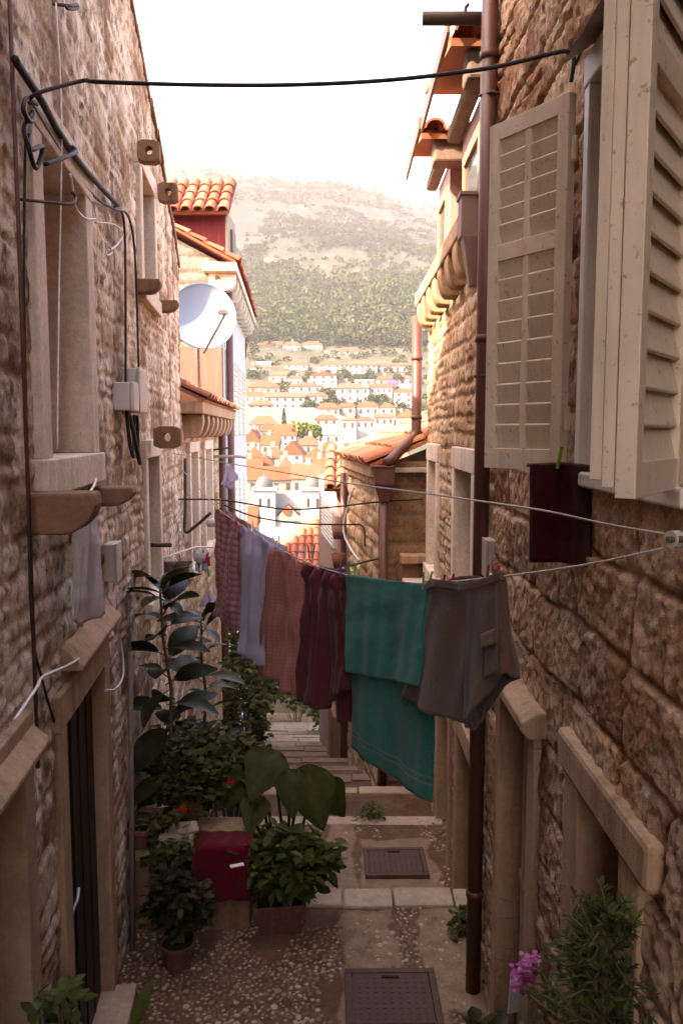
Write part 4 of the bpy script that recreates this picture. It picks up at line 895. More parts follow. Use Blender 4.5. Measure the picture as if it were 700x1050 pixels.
# brown shorts: waistband and two leg tubes
sh = thing('shorts', 'brown cargo shorts pegged to the near end of the laundry line', 'shorts', lp(480, 592))
def leg(topa, topb, bota, botb, dep, seed, lean=0.0):
    P = []; n = 40; m_ = 34; rg = random.Random(seed); ph = rg.uniform(0, 6); ph2 = rg.uniform(0, 6)
    for j in range(m_+1):
        b = j/m_; A_ = lp(*topa).lerp(lp(*bota), b); B_ = lp(*topb).lerp(lp(*botb), b); c = (A_+B_)/2; h = (B_-A_)/2
        row = []
        for k in range(n):
            a = 2*math.pi*k/n; dd = dep*(.45+.55*b); ca, sa = math.cos(a), math.sin(a)
            ca = math.copysign(abs(ca)**.8, ca); sa = math.copysign(abs(sa)**.75, sa)
            f = .008*math.sin(4*a+ph+b*1.5)+.006*math.sin(7*a+ph2-b*3)+.009*float(fbm(np.array(a*2.0), np.array(b*4.0+seed), seed, 3))
            row.append(c+h*ca+LN*(sa*dd+f*(.3+b)+lean*b)+Vector((0, 0, .012*b*math.sin(3*a+ph2))))
        P.append(row)
    return P
for args in (((440, 600), (486, 597), (416, 714), (486, 746), .032, 1, .0), ((480, 598), (516, 593), (480, 746), (529, 690), .034, 2, .012)):
    mb = MB(); mb.grid(leg(*args), closed=True); mb.build('trouser_leg', M['shorts'], sh, smooth=True, solid=.005)
mb = MB(); P = []
for j in range(5):
    b = j/4; row = []
    for k in range(36):
        a = 2*math.pi*k/36; A_ = lp(441-b, 597+b*9); B_ = lp(515+b, 590+b*9); c = (A_+B_)/2; row.append(c+(B_-A_)/2*math.cos(a)*1.02+LN*(math.sin(a)*(.045+.012*math.sin(7*a)))+Vector((0, 0, .012*math.sin(3*a+1))))
    P.append(row)
mb.grid(P, closed=True); mb.build('waistband', M['shorts'], sh, smooth=True, solid=.006)
pk = sheet(L_([(508, 652), (521, 645)], .04), L_([(511, 694), (524, 687)], .052), 10, 12, .004, 12); pf = sheet(L_([(506, 649), (522, 642)], .048), L_([(508, 664), (523, 658)], .056), 10, 5, .002, 13)
cloth('pocket', M['shorts'], [pk, pf], sh)
# pegs
PEGC = {'red': (.42, .03, .05), 'green': (.10, .34, .03), 'lime': (.30, .34, .05), 'purple': (.28, .11, .26), 'grey': (.35, .33, .33), 'brown': (.26, .16, .12), 'blue': (.24, .26, .32)}
for k, c in PEGC.items(): M['peg'+k] = flat_mat('peg_'+k, c, .5, .15, 20, 0, .4)
def peg(u, v, c, label, tilt=0, pos=None, s=1.0):
    p = pos or lp(u, v); t = thing('clothes_peg', label, 'clothes peg', p, 'pegs on the laundry line'); L = Vector((0, 0, 1)).lerp(LD, tilt).normalized()
    for sd in (-1, 1):
        mb = MB(); q = p+LN*(.006*sd)
        mb.prism([q-L*.035*s-LD*.005, q-L*.035*s+LD*.005, q+L*.04*s+LN*(.010*sd)+LD*.005, q+L*.04*s+LN*(.010*sd)-LD*.005], LN*(.006*sd)); mb.build('prong', M['peg'+c], t, bevel=.0015)
    MB().tube([p-LD*.007, p+LD*.007], .006, 8).build('spring', M['metal'], t)
peg(224, 516, 'lime', 'yellowish peg holding the far corner of the plaid shirt', .3)
peg(257, 540, 'grey', 'pale grey peg at the top of the lavender shirt', .4)
peg(284, 555, 'blue', 'grey blue peg where the lavender shirt meets the rose brown cloth', .5)
peg(310, 566, 'blue', 'blue grey peg slanting on the rose brown cloth', .6)
peg(319, 566, 'brown', 'brown peg standing upright at the edge of the maroon dress', -.1)
peg(352, 583, 'purple', 'purple peg at the near corner of the maroon dress', -.5)
peg(361, 586, 'green', 'green peg at the left corner of the teal towel', .05)
peg(437, 596, 'lime', 'lime green peg at the right corner of the teal towel', -.4)
peg(458, 598, 'red', 'red peg at the left end of the shorts waistband', -.9)
peg(503, 590, 'red', 'red peg at the right end of the shorts waistband', -.7)
# small dark red cloth below the shutter
rc = [at(543, 476, 2.75), at(575, 474, 2.7), at(605, 478, 2.6)]; rb = [at(542, 576, 2.75), at(575, 577, 2.7), at(606, 582, 2.6)]
LNs, LDs = LN, LD; LN = Vector((-.2, -1, 0)).normalized(); LD = Vector((1, -.2, 0)).normalized()
tag(cloth('red_towel', M['redcloth'], [sheet(rc, rb, 24, 30, .012, 21, .0), sheet(rc, rb, 24, 30, .012, 22, -.02)]), 'small dark red towel hanging under the far shutter', 'towel')
rod('towel_rail', 'short wire the dark red towel hangs over below the shutter', [at(540, 477, 2.76), at(575, 475.5, 2.7), at(612, 479, 2.6), (XR+.02, 2.45, 3.08)], .006, M['iron'], 'rail')
peg(573, 468, 'green', 'bright green peg on the dark red towel', .15, at(573, 470, 2.69))
LN, LD = LNs, LDs
# white cloth on the left wall
LN = FL1.n.copy(); LD = FL1.a.normalized()
wt = [wl(56, 520, .09), wl(66, 503, .11), wl(74, 515, .11)]; wbm = [wl(50, 636, .09), wl(60, 644, .10), wl(76, 630, .11)]
tag(cloth('white_cloth', M['whitecloth'], [sheet(wt, wbm, 24, 40, .035, 25, .0)]), 'thin white cloth hanging from the corbel under the big left window', 'cloth')
cable('hanging_string', 'white string tying the thin white cloth to the window sill', [wl(92, 488, .03), wl(80, 496, .08), wl(66, 505, .11)], .006, M['wire'], 'string')
LN, LD = LNs, LDs
# little things hanging by the far left wall
hb = at(235, 492, 8.9)
tag(cloth('grey_cloth', M['lavender'], [sheet([at(234, 476, 8.9), at(237, 476, 8.9)], [at(227, 497, 8.9), at(236, 503, 8.9), at(243, 490, 8.9)], 12, 14, .06, 31)]), 'small grey lavender cloth dangling from the drying rail', 'cloth')
tag(cloth('pale_cloth', M['lavender'], [sheet([at(213, 605, 8.4), at(216, 605, 8.4)], [at(206, 622, 8.4), at(219, 622, 8.4)], 10, 10, .05, 32)]), 'tiny pale cloth hanging beside the rubber plant top', 'cloth')
bk = thing('peg_basket', 'clump of colourful clothes pegs hanging in a basket by the left wall', 'basket', at(206, 580, 8.0))
for (k, c) in enumerate(('red', 'blue', 'green', 'purple', 'red', 'grey', 'blue', 'red')):
    for _ in range(3):
        mb = MB(); q = at(RND.uniform(197, 215), RND.uniform(570, 594), 8.0+RND.uniform(-.05, .05)); mb.obox(q, Vector((RND.uniform(-.02, .02), 0, .08)), (.022, 0, 0), (0, .02, 0)); mb.build('peg', M['peg'+c], bk)
mb = MB(); mb.lathe([(.02, -.02), (.07, 0), (.085, .09), (.08, .09), (.065, .005), (.01, -.01)], at(206, 575, 8.02), 14); mb.build('basket_net', M['whitecloth'], bk, smooth=True)
tag(MB().lathe([(.001, -.05), (.05, -.04), (.065, .0), (.05, .04), (.001, .05)], at(217, 536, 8.7), 14).build('wall_lamp', M['plastic'], smooth=True), 'round white lamp on the left wall beside the plaid shirt', 'lamp')
tag(cloth('dark_sack', M['shorts'], [sheet([at(166, 576, 7.0), at(196, 575, 7.4)], [at(164, 588, 7.0), at(180, 595, 7.2), at(196, 583, 7.4)], 14, 8, .06, 33)]), 'dark brown rag lying over the white rail by the left wall', 'rag')

# ================================================================== FLOOR OBJECTS
def manhole(label, x, y, z, w, d, rz):
    t = thing('manhole_cover', label, 'manhole cover', (x, y, z)); m = Matrix.Rotation(rz, 3, 'Z')
    mb = MB(); 
    for (cx, cy, sx, sy) in ((0, -d/2-.02, w+.08, .04), (0, d/2+.02, w+.08, .04), (-w/2-.02, 0, .04, d-.002), (w/2+.02, 0, .04, d-.002)):
        mb.box(Vector((x, y, z+.012))+m @ Vector((cx, cy, 0)), (sx, sy, .04), rz)
    mb.build('frame', M['manhole'], t, bevel=.004)
    mb = MB(); mb.box((x, y, z+.012), (w-.012, d-.012, .036), rz)
    for i in range(9):
        for j in range(9): mb.box(Vector((x, y, z+.0315))+m @ Vector(((i-4)*w/10, (j-4)*d/10, 0)), (w/34, d/20, .0025), rz+.78*((i+j) % 2)*2)
    mb.build('plate', M['manhole'], t)
    mb = MB(); mb.box(Vector((x, y, z+.032))+m @ Vector((0, d*.4, 0)), (.1, .02, .006), rz); mb.build('lifting_slot', M['dark'], t)
manhole('nearer rusty iron manhole cover on the cobbled landing', .29, 4.28, 0, .46, .42, .01)
manhole('farther manhole cover on the landing below the pale step', .43, 6.1, -.2, .42, .34, .02)
# stone bench with the red cloth
bn = thing('stone_bench', 'low dark stone bench by the left wall under the plants', 'bench', (-1.0, 5.05, 0))
mb = MB(); mb.box((-1.02, 5.12, .54), (.86, .42, .1)); mb.build('bench_top', M['lime2'], bn, bevel=.015)
mb = MB(); mb.box((-.76, 5.12, .242), (.32, .36, .5)); mb.build('bench_support', M['corbel'], bn, bevel=.015)
mb = MB(); mb.box((-1.34, 5.12, .242), (.2, .36, .5)); mb.build('bench_support', M['corbel'], bn, bevel=.015)
V = []
P = []
for j in range(28):
    b = j/27; row = []
    for i in range(22):
        a = i/21; x = -.95+a*.355; L_path = b*.56
        if L_path < .2: y, z = 5.1-L_path, .597
        else: y, z = 4.895-.012*math.sin(a*14+2)*(L_path-.2)/.4, .597-(L_path-.2)
        r_ = min(1, abs(L_path-.2)/.03); z -= .01*(1-r_)
        row.append((x+.01*math.sin(b*8), y-.012*max(0, math.sin(a*11+b*2))*b, z+.004*math.sin(a*20+b*9)))
    P.append(row)
mb = MB(); mb.grid(P); o_ = mb.build('red_blanket', M['redcloth2'], smooth=True, solid=.008); tag(o_, 'dark red blanket draped over the end of the stone bench', 'blanket')
mb = MB(); p = on_floor(243, 886, .62); mb.box((p.x, p.y, .612), (.085, .03, .008), .35); tag(mb.build('white_tag', M['bushw'], bevel=.002), 'small white slip lying on the red blanket', 'paper')
mb = MB(); mb.box((-1.08, 5.0, .63), (.26, .2, .09)); mb.box((-1.0, 4.97, .69), (.14, .12, .04), .3); tag(mb.build('white_stone', M['step'], bevel=.02), 'rough white stone lump lying on the bench left of the red blanket', 'stone')

# ------------------------------------------------------------------ plants
def leaf(mb, base, d, up, L, W, droop=.2, shape='oval', fold=.15, rnd=None, nseg=6):
    d = Vector(d).normalized(); side = d.cross(Vector(up)).normalized()
    if side.length < .1: side = Vector((1, 0, 0))
    nn = side.cross(d).normalized(); mb.cur = RND.random() if rnd is None else rnd
    P = []
    for j in range(nseg+1):
        t = j/nseg
        if shape == 'oval': w = W*(math.sin(math.pi*min(1, t*.93+.05))**.8)
        elif shape == 'heart': w = W*(1.0*(1-t)**.75*(min(1, .35+t*4)) if t > 0 else .35)
        elif shape == 'round': w = W*math.sin(math.pi*(t*.9+.08))**.55
        else: w = W*math.sin(math.pi*min(1, t*.9+.1))
        c = Vector(base)+d*(L*t)+nn*(-droop*L*t*t)
        P.append([c-side*w+nn*(fold*w), c-side*w*.5+nn*(fold*w*.35), c, c+side*w*.5+nn*(fold*w*.35), c+side*w+nn*(fold*w)])
    mb.grid(P)
def rdir(zlo=-.2, zhi=.8, r=RND):
    a = r.uniform(0, 2*math.pi); return Vector((math.cos(a), math.sin(a), r.uniform(zlo, zhi)))
def pot(parent, c, r, h, mat, soil=True, rim=True, n=24):
    mb = MB(); mb.lathe([(.001, 0), (r*.72, 0), (r*.95, h*.82), (r*1.06, h*.82), (r*1.08, h), (r*.93, h), (r*.9, h*.86), (.001, h*.84)], c, n); mb.build('pot', mat, parent, smooth=False, bevel=.004)
    mb = MB(); mb.lathe([(.001, h*.87), (r*.9, h*.865)], c, n); mb.build('soil', M['soil'], parent)
def rect_pot(parent, c, w, d, h, rz, mat):
    m = Matrix.Rotation(rz, 3, 'Z'); c = Vector(c); mb = MB(); t = .025
    def ring(k, z): return [c+m @ Vector((sx*w/2*k, sy*d/2*k, z)) for sx, sy in ((-1, -1), (1, -1), (1, 1), (-1, 1))]
    rs = [ring(.78, 0), ring(.97, h*.8), ring(1.06, h*.8), ring(1.08, h), ring(.92, h), ring(.88, h*.85)]
    mb.grid([r_+[] for r_ in rs], closed=True); mb.add(ring(.78, 0), [(3, 2, 1, 0)]); mb.build('pot', mat, parent, bevel=.005)
    MB().add(ring(.89, h*.86), [(0, 1, 2, 3)]).build('soil', M['soil'], parent)
def rubber_plant(label, base, top, n, Lr, potr):
    t = thing('rubber_plant', label, 'potted plant', base); base = Vector(base); top = Vector(top); h = (top-base).z
    pot(t, base, potr, potr*1.6, M['terra'])
    pts = [base+Vector((0, 0, potr*1.3))]+[base.lerp(top, k/6)+Vector((.02*math.sin(k*2), .02*math.cos(k*1.7), 0)) for k in range(1, 7)]
    mb = MB(); mb.tube(pts, [.016, .015, .014, .013, .012, .010, .007], 8); mb.build('stem', M['stem'], t, smooth=True)
    mb = MB(); pm = MB()
    for k in range(n):
        f = .22+.78*k/(n-1); p = base.lerp(top, f); a = k*2.4+RND.uniform(-.6, .6); el = -.55+1.3*f+RND.uniform(-.5, .5)
        d = Vector((math.cos(a), math.sin(a), el)); L = Lr*RND.uniform(.6, 1.15); d.normalize(); q = p+d*.06
        pm.tube([p-d*.02, q+d*.02], .004, 5); leaf(mb, q, d, (RND.uniform(-.7, .7), RND.uniform(-.7, .7), 1), L, L*.27, .22+.45*RND.random(), 'oval', .22)
    for k in range(6):
        a = k*1.1; leaf(mb, top-Vector((0, 0, .02*k)), Vector((math.cos(a), math.sin(a), 1.1-.22*k)), (0, .3, 1), Lr*RND.uniform(.7, 1.0), Lr*.2, .3, 'oval', .2)
    pm.build('leaf_stalks', M['stem'], t); mb.build('leaves', M['ficus'], t, smooth=True); return t
rubber_plant('tall rubber plant with big dark glossy leaves by the left wall', (-1.16, 5.45, .0), at(166, 600, 5.3), 36, .31, .13)
rubber_plant('second, smaller rubber plant with dark leaves behind the taller one', (-1.12, 6.25, -.2), at(208, 632, 6.2), 27, .27, .12)
def bushy(name, label, cat, c, rad, n, lmat, L, W, shape='round', potf=None, stems=6, flowers=None, group=None, cluster=5, zmin=None, nseg=3):
    c = Vector(c); base = Vector((c.x, c.y, zmin if zmin is not None else c.z-rad[2]))
    t = thing(name, label, cat, base, group)
    if potf: potf(t)
    sm = MB(); mb = MB(); fm = MB()
    cl = []
    for k in range(n//cluster):
        a = RND.uniform(0, 2*math.pi); q = RND.uniform(-1, 1); r_ = RND.uniform(.35, 1.0)**.6; s_ = math.sqrt(max(0, 1-q*q))
        cl.append(c+Vector((rad[0]*r_*s_*math.cos(a), rad[1]*r_*s_*math.sin(a), rad[2]*r_*q))*RND.uniform(.8, 1.1))
    for k, p in enumerate(cl):
        if k % max(1, len(cl)//max(stems*4, 1)) == 0: sm.tube([base+Vector((RND.uniform(-.04, .04), RND.uniform(-.03, .03), .02)), base.lerp(p, .55)+Vector((0, 0, .04)), p], [.008, .006, .003], 5)
        cr = RND.random()
        for j in range(cluster):
            d = ((p-c).normalized()*.6+rdir(-.3, .7)).normalized(); leaf(mb, p+Vector((RND.uniform(-1, 1), RND.uniform(-1, 1), RND.uniform(-1, 1)))*L*.7, d, (0, RND.uniform(-.4, .4), 1), L*RND.uniform(.7, 1.2), W*RND.uniform(.8, 1.2), RND.uniform(.1, .5), shape, .2, min(1, max(0, cr*.6+.4*RND.random())), nseg)
    sm.build('stems', M['stem'], t); mb.build('leaves', lmat, t, smooth=True)
    if flowers:
        fmat, pts, fr_ = flowers
        for p in pts:
            fm = MB()
            for j in range(22): leaf(fm, Vector(p)+Vector((RND.gauss(0, 1), RND.gauss(0, 1), RND.gauss(0, 1)))*fr_*.33, rdir(-.3, 1), (0, 0, 1), fr_*.5, fr_*.28, .1, 'round', .2, None, 2)
            fm.build('flower', fmat, t, smooth=True)
    return t
# shrub mass on and behind the bench
bushy('geranium', 'leafy geranium with a red flower above the planter box on the bench', 'potted plant', (-1.06, 5.3, .92), (.29, .25, .28), 800, M['geranium'], .046, .023, 'round', lambda t: pot(t, (-1.06, 5.3, .59), .1, .15, M['terra']), 6, (M['redflower'], [at(187, 831, 5.0)], .045), None, 5, .62)
bushy('trailing_plant', 'trailing green plant spilling over the left end of the stone bench', 'potted plant', (-1.14, 4.93, .62), (.2, .1, .17), 420, M['geranium'], .05, .022, 'round', None, 5, None, None, 5, .55)
bushy('geranium', 'pale leafed geranium with a small red flower behind the red blanket', 'potted plant', (-.78, 5.5, .85), (.28, .22, .3), 800, M['geranium'], .046, .022, 'round', lambda t: pot(t, (-.76, 5.5, -.2), .13, .22, M['terra']), 8, (M['redflower'], [at(235, 803, 5.3), at(238, 801, 5.3)], .03), None, 5, 0.0)
bushy('shrub', 'dense dark green shrub under the rubber plants', 'shrub', (-1.12, 5.75, .75), (.34, .3, .42), 520, M['ficus'], .08, .034, 'oval', None, 8, None, None, 5, -.1)
bushy('potted_plant', 'round terracotta pot with dark drooping leaves in front of the bench', 'potted plant', (-1.0, 4.62, .4), (.19, .15, .22), 420, M['ficus'], .055, .024, 'round', lambda t: pot(t, (-1.0, 4.6, .0), .105, .16, M['terra']), 6, None, None, 4, .12)
bushy('planter_plant', 'rectangular terracotta planter with bright green leaves right of the red blanket', 'potted plant', (-.36, 5.03, .42), (.34, .2, .2), 760, M['bright'], .085, .027, 'oval', lambda t: rect_pot(t, (-.41, 4.98, 0), .32, .2, .2, .12, M['terra']), 7, None, None, 5, .17)
bx = thing('planter_box', 'small empty terracotta trough at the left end of the stone bench', 'planter', (-1.3, 5.0, .59)); rect_pot(bx, (-1.3, 5.0, .59), .17, .32, .14, -.1, M['terra'])
# elephant ears
t = thing('elephant_ear', 'elephant ear plant with huge heart shaped leaves beside the steps', 'plant', (-.4, 5.6, -.2)); sm = MB(); mb = MB()
for (u, v, Y, dx, dy, dz, L) in ((282, 770, 5.3, -.3, -.7, -.35, .30), (318, 790, 5.4, .35, -.55, -.8, .34), (305, 790, 5.15, .0, -.8, -.6, .24), (255, 790, 5.4, -.6, -.5, -.5, .25), (335, 800, 5.6, .6, -.2, -.7, .26), (212, 768, 5.6, -.1, -.7, -.7, .22), (268, 815, 5.2, -.2, -.8, -.5, .2)):
    L *= 1.08; p = at(u-4, v+6, Y); sm.tube([Vector((-.42+RND.uniform(-.05, .05), 5.6, -.15)), Vector((-.42, 5.6, 0)).lerp(p, .6)+Vector((0, .05, .12)), p], [.014, .011, .006], 7)
    d = Vector((dx, dy, dz)).normalized(); nrm = Vector((0, -.75, .65))
    side = d.cross(nrm).normalized(); nn = side.cross(d); mb.cur = RND.random(); n = 14
    # heart outline as fan strips
    W = L*.62; P = []
    for j in range(-3, n+1):
        tq = j/n
        if j < 0: w_in, w_out, yy = W*.10*(-j)/3*2, W*.62*(1+j/4.2), tq*L
        else: w_in, w_out, yy = 0, W*((1-tq)**.8)*(.62+.42*math.sin(min(1, tq*3)*math.pi/2)), tq*L
        c = p+d*yy-nn*(.35*L*max(0, tq)**2)
        row = [c-side*(w_in+(w_out-w_in)*f)+nn*(.14*w_out*f+.012*math.sin(f*9+j)) for f in (1, .7, .35, 0)]+[c+side*(w_in+(w_out-w_in)*f)+nn*(.14*w_out*f+.012*math.sin(f*8+j)) for f in (0, .35, .7, 1)]
        P.append(row)
    mb.grid(P)
sm.build('stalks', M['bright'], t, smooth=True); mb.build('leaves', M['taro'], t, smooth=True)
# farther bushes along the left wall
bushy('ivy_bush', 'dark climbing bush against the left wall behind the elephant ear', 'bush', (-.98, 8.0, .25), (.26, .5, .75), 700, M['geranium'], .07, .034, 'round', None, 6, None, None, 6, -1.1, 2)
bushy('ivy_bush', 'bush growing below the lavender shirt further down the steps', 'bush', (-1.15, 10.0, .15), (.4, .6, .8), 700, M['geranium'], .085, .04, 'round', None, 6, None, None, 6, -1.6, 2)
bushy('ivy_bush', 'farthest dark bush at the bend of the steps', 'bush', (-1.55, 14.6, -.6), (.6, .8, 1.2), 700, M['taro'], .13, .06, 'round', None, 6, None, None, 6, -3.0, 2)
bushy('ivy_bush', 'low bush on the right side of the steps below the maroon dress', 'bush', at(334, 722, 17.0), (.55, .6, .5), 520, M['geranium'], .12, .06, 'round', None, 5, None, None, 5, -3.6, 2)
bushy('ivy_bush', 'bush closing the view at the foot of the steps', 'bush', at(304, 698, 22.0), (1.1, .8, .75), 700, M['geranium'], .16, .08, 'round', None, 5, None, None, 5, -5.4, 2)
bushy('weed_tuft', 'small green weeds growing at the edge of the lower steps', 'weeds', on_floor(383, 833, -.15)+Vector((0, 0, .02)), (.12, .08, .05), 70, M['bright'], .06, .015, 'oval', None, 3, None, None, 4, -.22)
bushy('weed_tuft', 'weeds at the foot of the big dark pipe by the right wall', 'weeds', on_floor(475, 950, .05), (.1, .2, .07), 90, M['geranium'], .05, .018, 'oval', None, 3, None, None, 4, 0)
# lower right: conifer, pink flower, lime plant, twig
t = thing('conifer_shrub', 'feathery green conifer shrub in the lower right corner', 'shrub', (.71, 2.02, .68)); sm = MB(); mb = MB()
for k in range(210):
    a = RND.uniform(0, 2*math.pi); h = RND.uniform(.05, 1.0)**.8; r_ = .25*(1-h**2.2)+.04; b = Vector((.71+.01*math.cos(a), 2.02, .85+h*1.12)); tip = b+Vector((math.cos(a)*r_*.9, math.sin(a)*r_*1.25, RND.uniform(.0, .13)))
    if tip.x > .785: tip.x = .785
    sm.tube([b, b.lerp(tip, .5)+Vector((0, 0, .015)), tip], [.003, .0022, .0015], 4); cr = RND.random()*.6
    for j in range(24):
        q = b.lerp(tip, .15+.85*j/23); d = ((tip-b).normalized()+rdir(-.5, .8)*.9); leaf(mb, q, d, (0, 0, 1), RND.uniform(.018, .042), .005, .2, 'oval', .1, min(1, cr+.4*RND.random()), 2)
sm.tube([(.71, 2.02, .75), (.71, 2.02, 1.9)], [.012, .004], 7); pot(t, (.69, 2.02, .68), .1, .2, M['black']); sm.build('branches', M['stem'], t); mb.build('foliage', M['thuja'], t, smooth=True)
def pk_pot(t): pot(t, (.62, 3.15, .1), .11, .2, M['black'])
bushy('flowering_plant', 'potted plant with a bright pink flower head beside the conifer shrub', 'potted plant', (.62, 3.12, .58), (.13, .13, .17), 190, M['ficus'], .09, .034, 'oval', pk_pot, 5, (M['pinkflower'], [at(541, 992, 3.05), at(536, 1003, 3.05), at(545, 990, 3.08), at(532, 1010, 3.06), at(539, 997, 3.02), at(543, 986, 3.04), at(534, 1000, 3.0)], .045), None, 5, .28)
bushy('potted_plant', 'wide black pot with lime green leaves at the bottom edge', 'potted plant', (.6, 3.62, .2), (.14, .13, .09), 190, M['lime_leaf'], .055, .028, 'round', lambda t: pot(t, (.6, 3.62, -.15), .17, .3, M['black']), 4, None, None, 5, .1)
mb = MB(); q = at(525, 905, 3.55); b_ = Vector((q.x+.03, 3.55, .05)); mb.tube([b_, b_.lerp(q, .5)+Vector((.01, 0, 0)), q], [.006, .005, .003], 6)
for k in range(9): p = b_.lerp(q, .35+.07*k); mb.tube([p, p+Vector((RND.choice((-1, 1))*RND.uniform(.04, .09), RND.uniform(-.03, .03), RND.uniform(-.01, .03)))], [.003, .0015], 4)
tag(mb.build('dry_twig', M['bark'], smooth=True), 'thin dry twig with short side shoots in front of the side door', 'twig')
mb = MB(); p = at(530, 1015, 3.35); mb.obox(p+Vector((-.04, 0, -.12)), (.06, .02, 0), (0, .015, 0), (.01, 0, .2)); tag(mb.build('white_plate', M['white'], bevel=.004), 'white board leaning between the pots at the lower right', 'board')
# lower left leaves
t = thing('broad_leaf_plant', 'plant with two long light green leaves beside the door sill', 'plant', (-1.1, 4.02, 0)); mb = MB()
for (dx, dy, dz, L) in ((.25, .1, .9, .26), (1, -.05, .12, .24), (-.7, -.2, .3, .2), (-.3, -.6, .5, .2), (.5, -.7, .3, .2)): leaf(mb, Vector((-1.12, 4.0, .05)), Vector((dx, dy, dz)), (0, -.4, 1), L, .045, .25, 'oval', .2, .8)
mb.build('leaves', M['bright'], t, smooth=True); MB().tube([(-1.12, 4.0, -.02), (-1.12, 4.0, .07)], .012, 6).build('stem', M['stem'], t)
bushy('weed_tuft', 'green leafy stems growing up at the bottom left corner of the lane', 'weeds', (-1.06, 2.72, 1.1), (.06, .22, .12), 70, M['bright'], .07, .018, 'oval', None, 4, None, None, 4, .3)

# ================================================================== BACKGROUND: town and hill
exec("pass")
HG = 'houses on the hillside'
def ground_z(x, y): return float(terr(np.array(x), np.array(y)))
def far_house(ul, ur, vtop, veave, vbase, Y, label, roof='hip', wm='fwall', rm='froof', wins=3, storeys=2, group=HG, rot=0.0, name='hillside_house', win=True):
    a = at(ul, vbase, Y); b = at(ur, vbase, Y); W = b.x-a.x; c = (a+b)/2; ze = at(ul, veave, Y).z; zt = at(ul, vtop, Y+W*.3).z; D_ = max(W*.62, 4)
    if zt < ze+.1*W: zt = ze+.12*W
    gz_ = min(ground_z(c.x, Y), ground_z(c.x, Y+D_), c.z)-1.0
    t = thing(name, label, 'house', (c.x, Y, c.z), group)
    m = Matrix.Rotation(rot, 3, 'Z'); C = Vector((c.x, Y+D_/2, 0))
    def q(x, y, z): return C+m @ Vector((x, y, z))
    mb = MB(); mb.obox(q(-W/2, -D_/2, gz_), m @ Vector((W, 0, 0)), m @ Vector((0, D_, 0)), Vector((0, 0, ze-gz_))); mb.build('wall', M[wm], t)
    o = W*.035+.1; mb = MB(); e = [q(-W/2-o, -D_/2-o, ze), q(W/2+o, -D_/2-o, ze), q(W/2+o, D_/2+o, ze), q(-W/2-o, D_/2+o, ze)]
    if roof == 'hip':
        k = min(W, D_)*.42; r0, r1 = (q(-W/2+k, 0, zt), q(W/2-k, 0, zt)) if W > D_*1.05 else (q(-.05, 0, zt), q(.05, 0, zt)); mb.add(e+[r0, r1], [(0, 1, 5, 4), (1, 2, 5), (2, 3, 4, 5), (3, 0, 4), (3, 2, 1, 0)])
    elif roof == 'gable':
        r0, r1 = q(-W/2-o, 0, zt), q(W/2+o, 0, zt); mb.add(e+[r0, r1], [(0, 1, 5, 4), (1, 2, 5), (2, 3, 4, 5), (3, 0, 4), (3, 2, 1, 0)])
    elif roof == 'front':
        r0, r1 = q(0, -D_/2-o, zt), q(0, D_/2+o, zt); mb.add(e+[r0, r1], [(0, 1, 4), (1, 2, 5, 4), (2, 3, 5), (3, 0, 4, 5), (3, 2, 1, 0)])
    else:
        mb.obox(e[0], e[1]-e[0], e[3]-e[0], Vector((0, 0, .5)))
    rf_ = mb.build('roof', M[rm], t)
    if roof != 'flat' and RND.random() < .6:
        cx_ = RND.uniform(-.25, .25)*W; cbm = MB(); cbm.obox(q(cx_-.35, -.1, ze+.2), m @ Vector((.7, 0, 0)), m @ Vector((0, .7, 0)), Vector((0, 0, zt-ze+.7))); cbm.build('chimney', M[wm], rf_)
    if win and W > 3:
        hz = ze-c.z
        for s_ in range(storeys):
            for k in range(wins):
                x = -W/2+W*(k+.5)/wins; w_ = min(1.1, W/wins*.35); h_ = min(1.5, hz/storeys*.5); z = c.z+hz*(s_+.5)/storeys-h_/2
                wb = MB(); wb.obox(q(x-w_/2, -D_/2-.05, z), m @ Vector((w_, 0, 0)), m @ Vector((0, .1, 0)), Vector((0, 0, h_))); wb.build('window', M['fglass'], t)
    return t
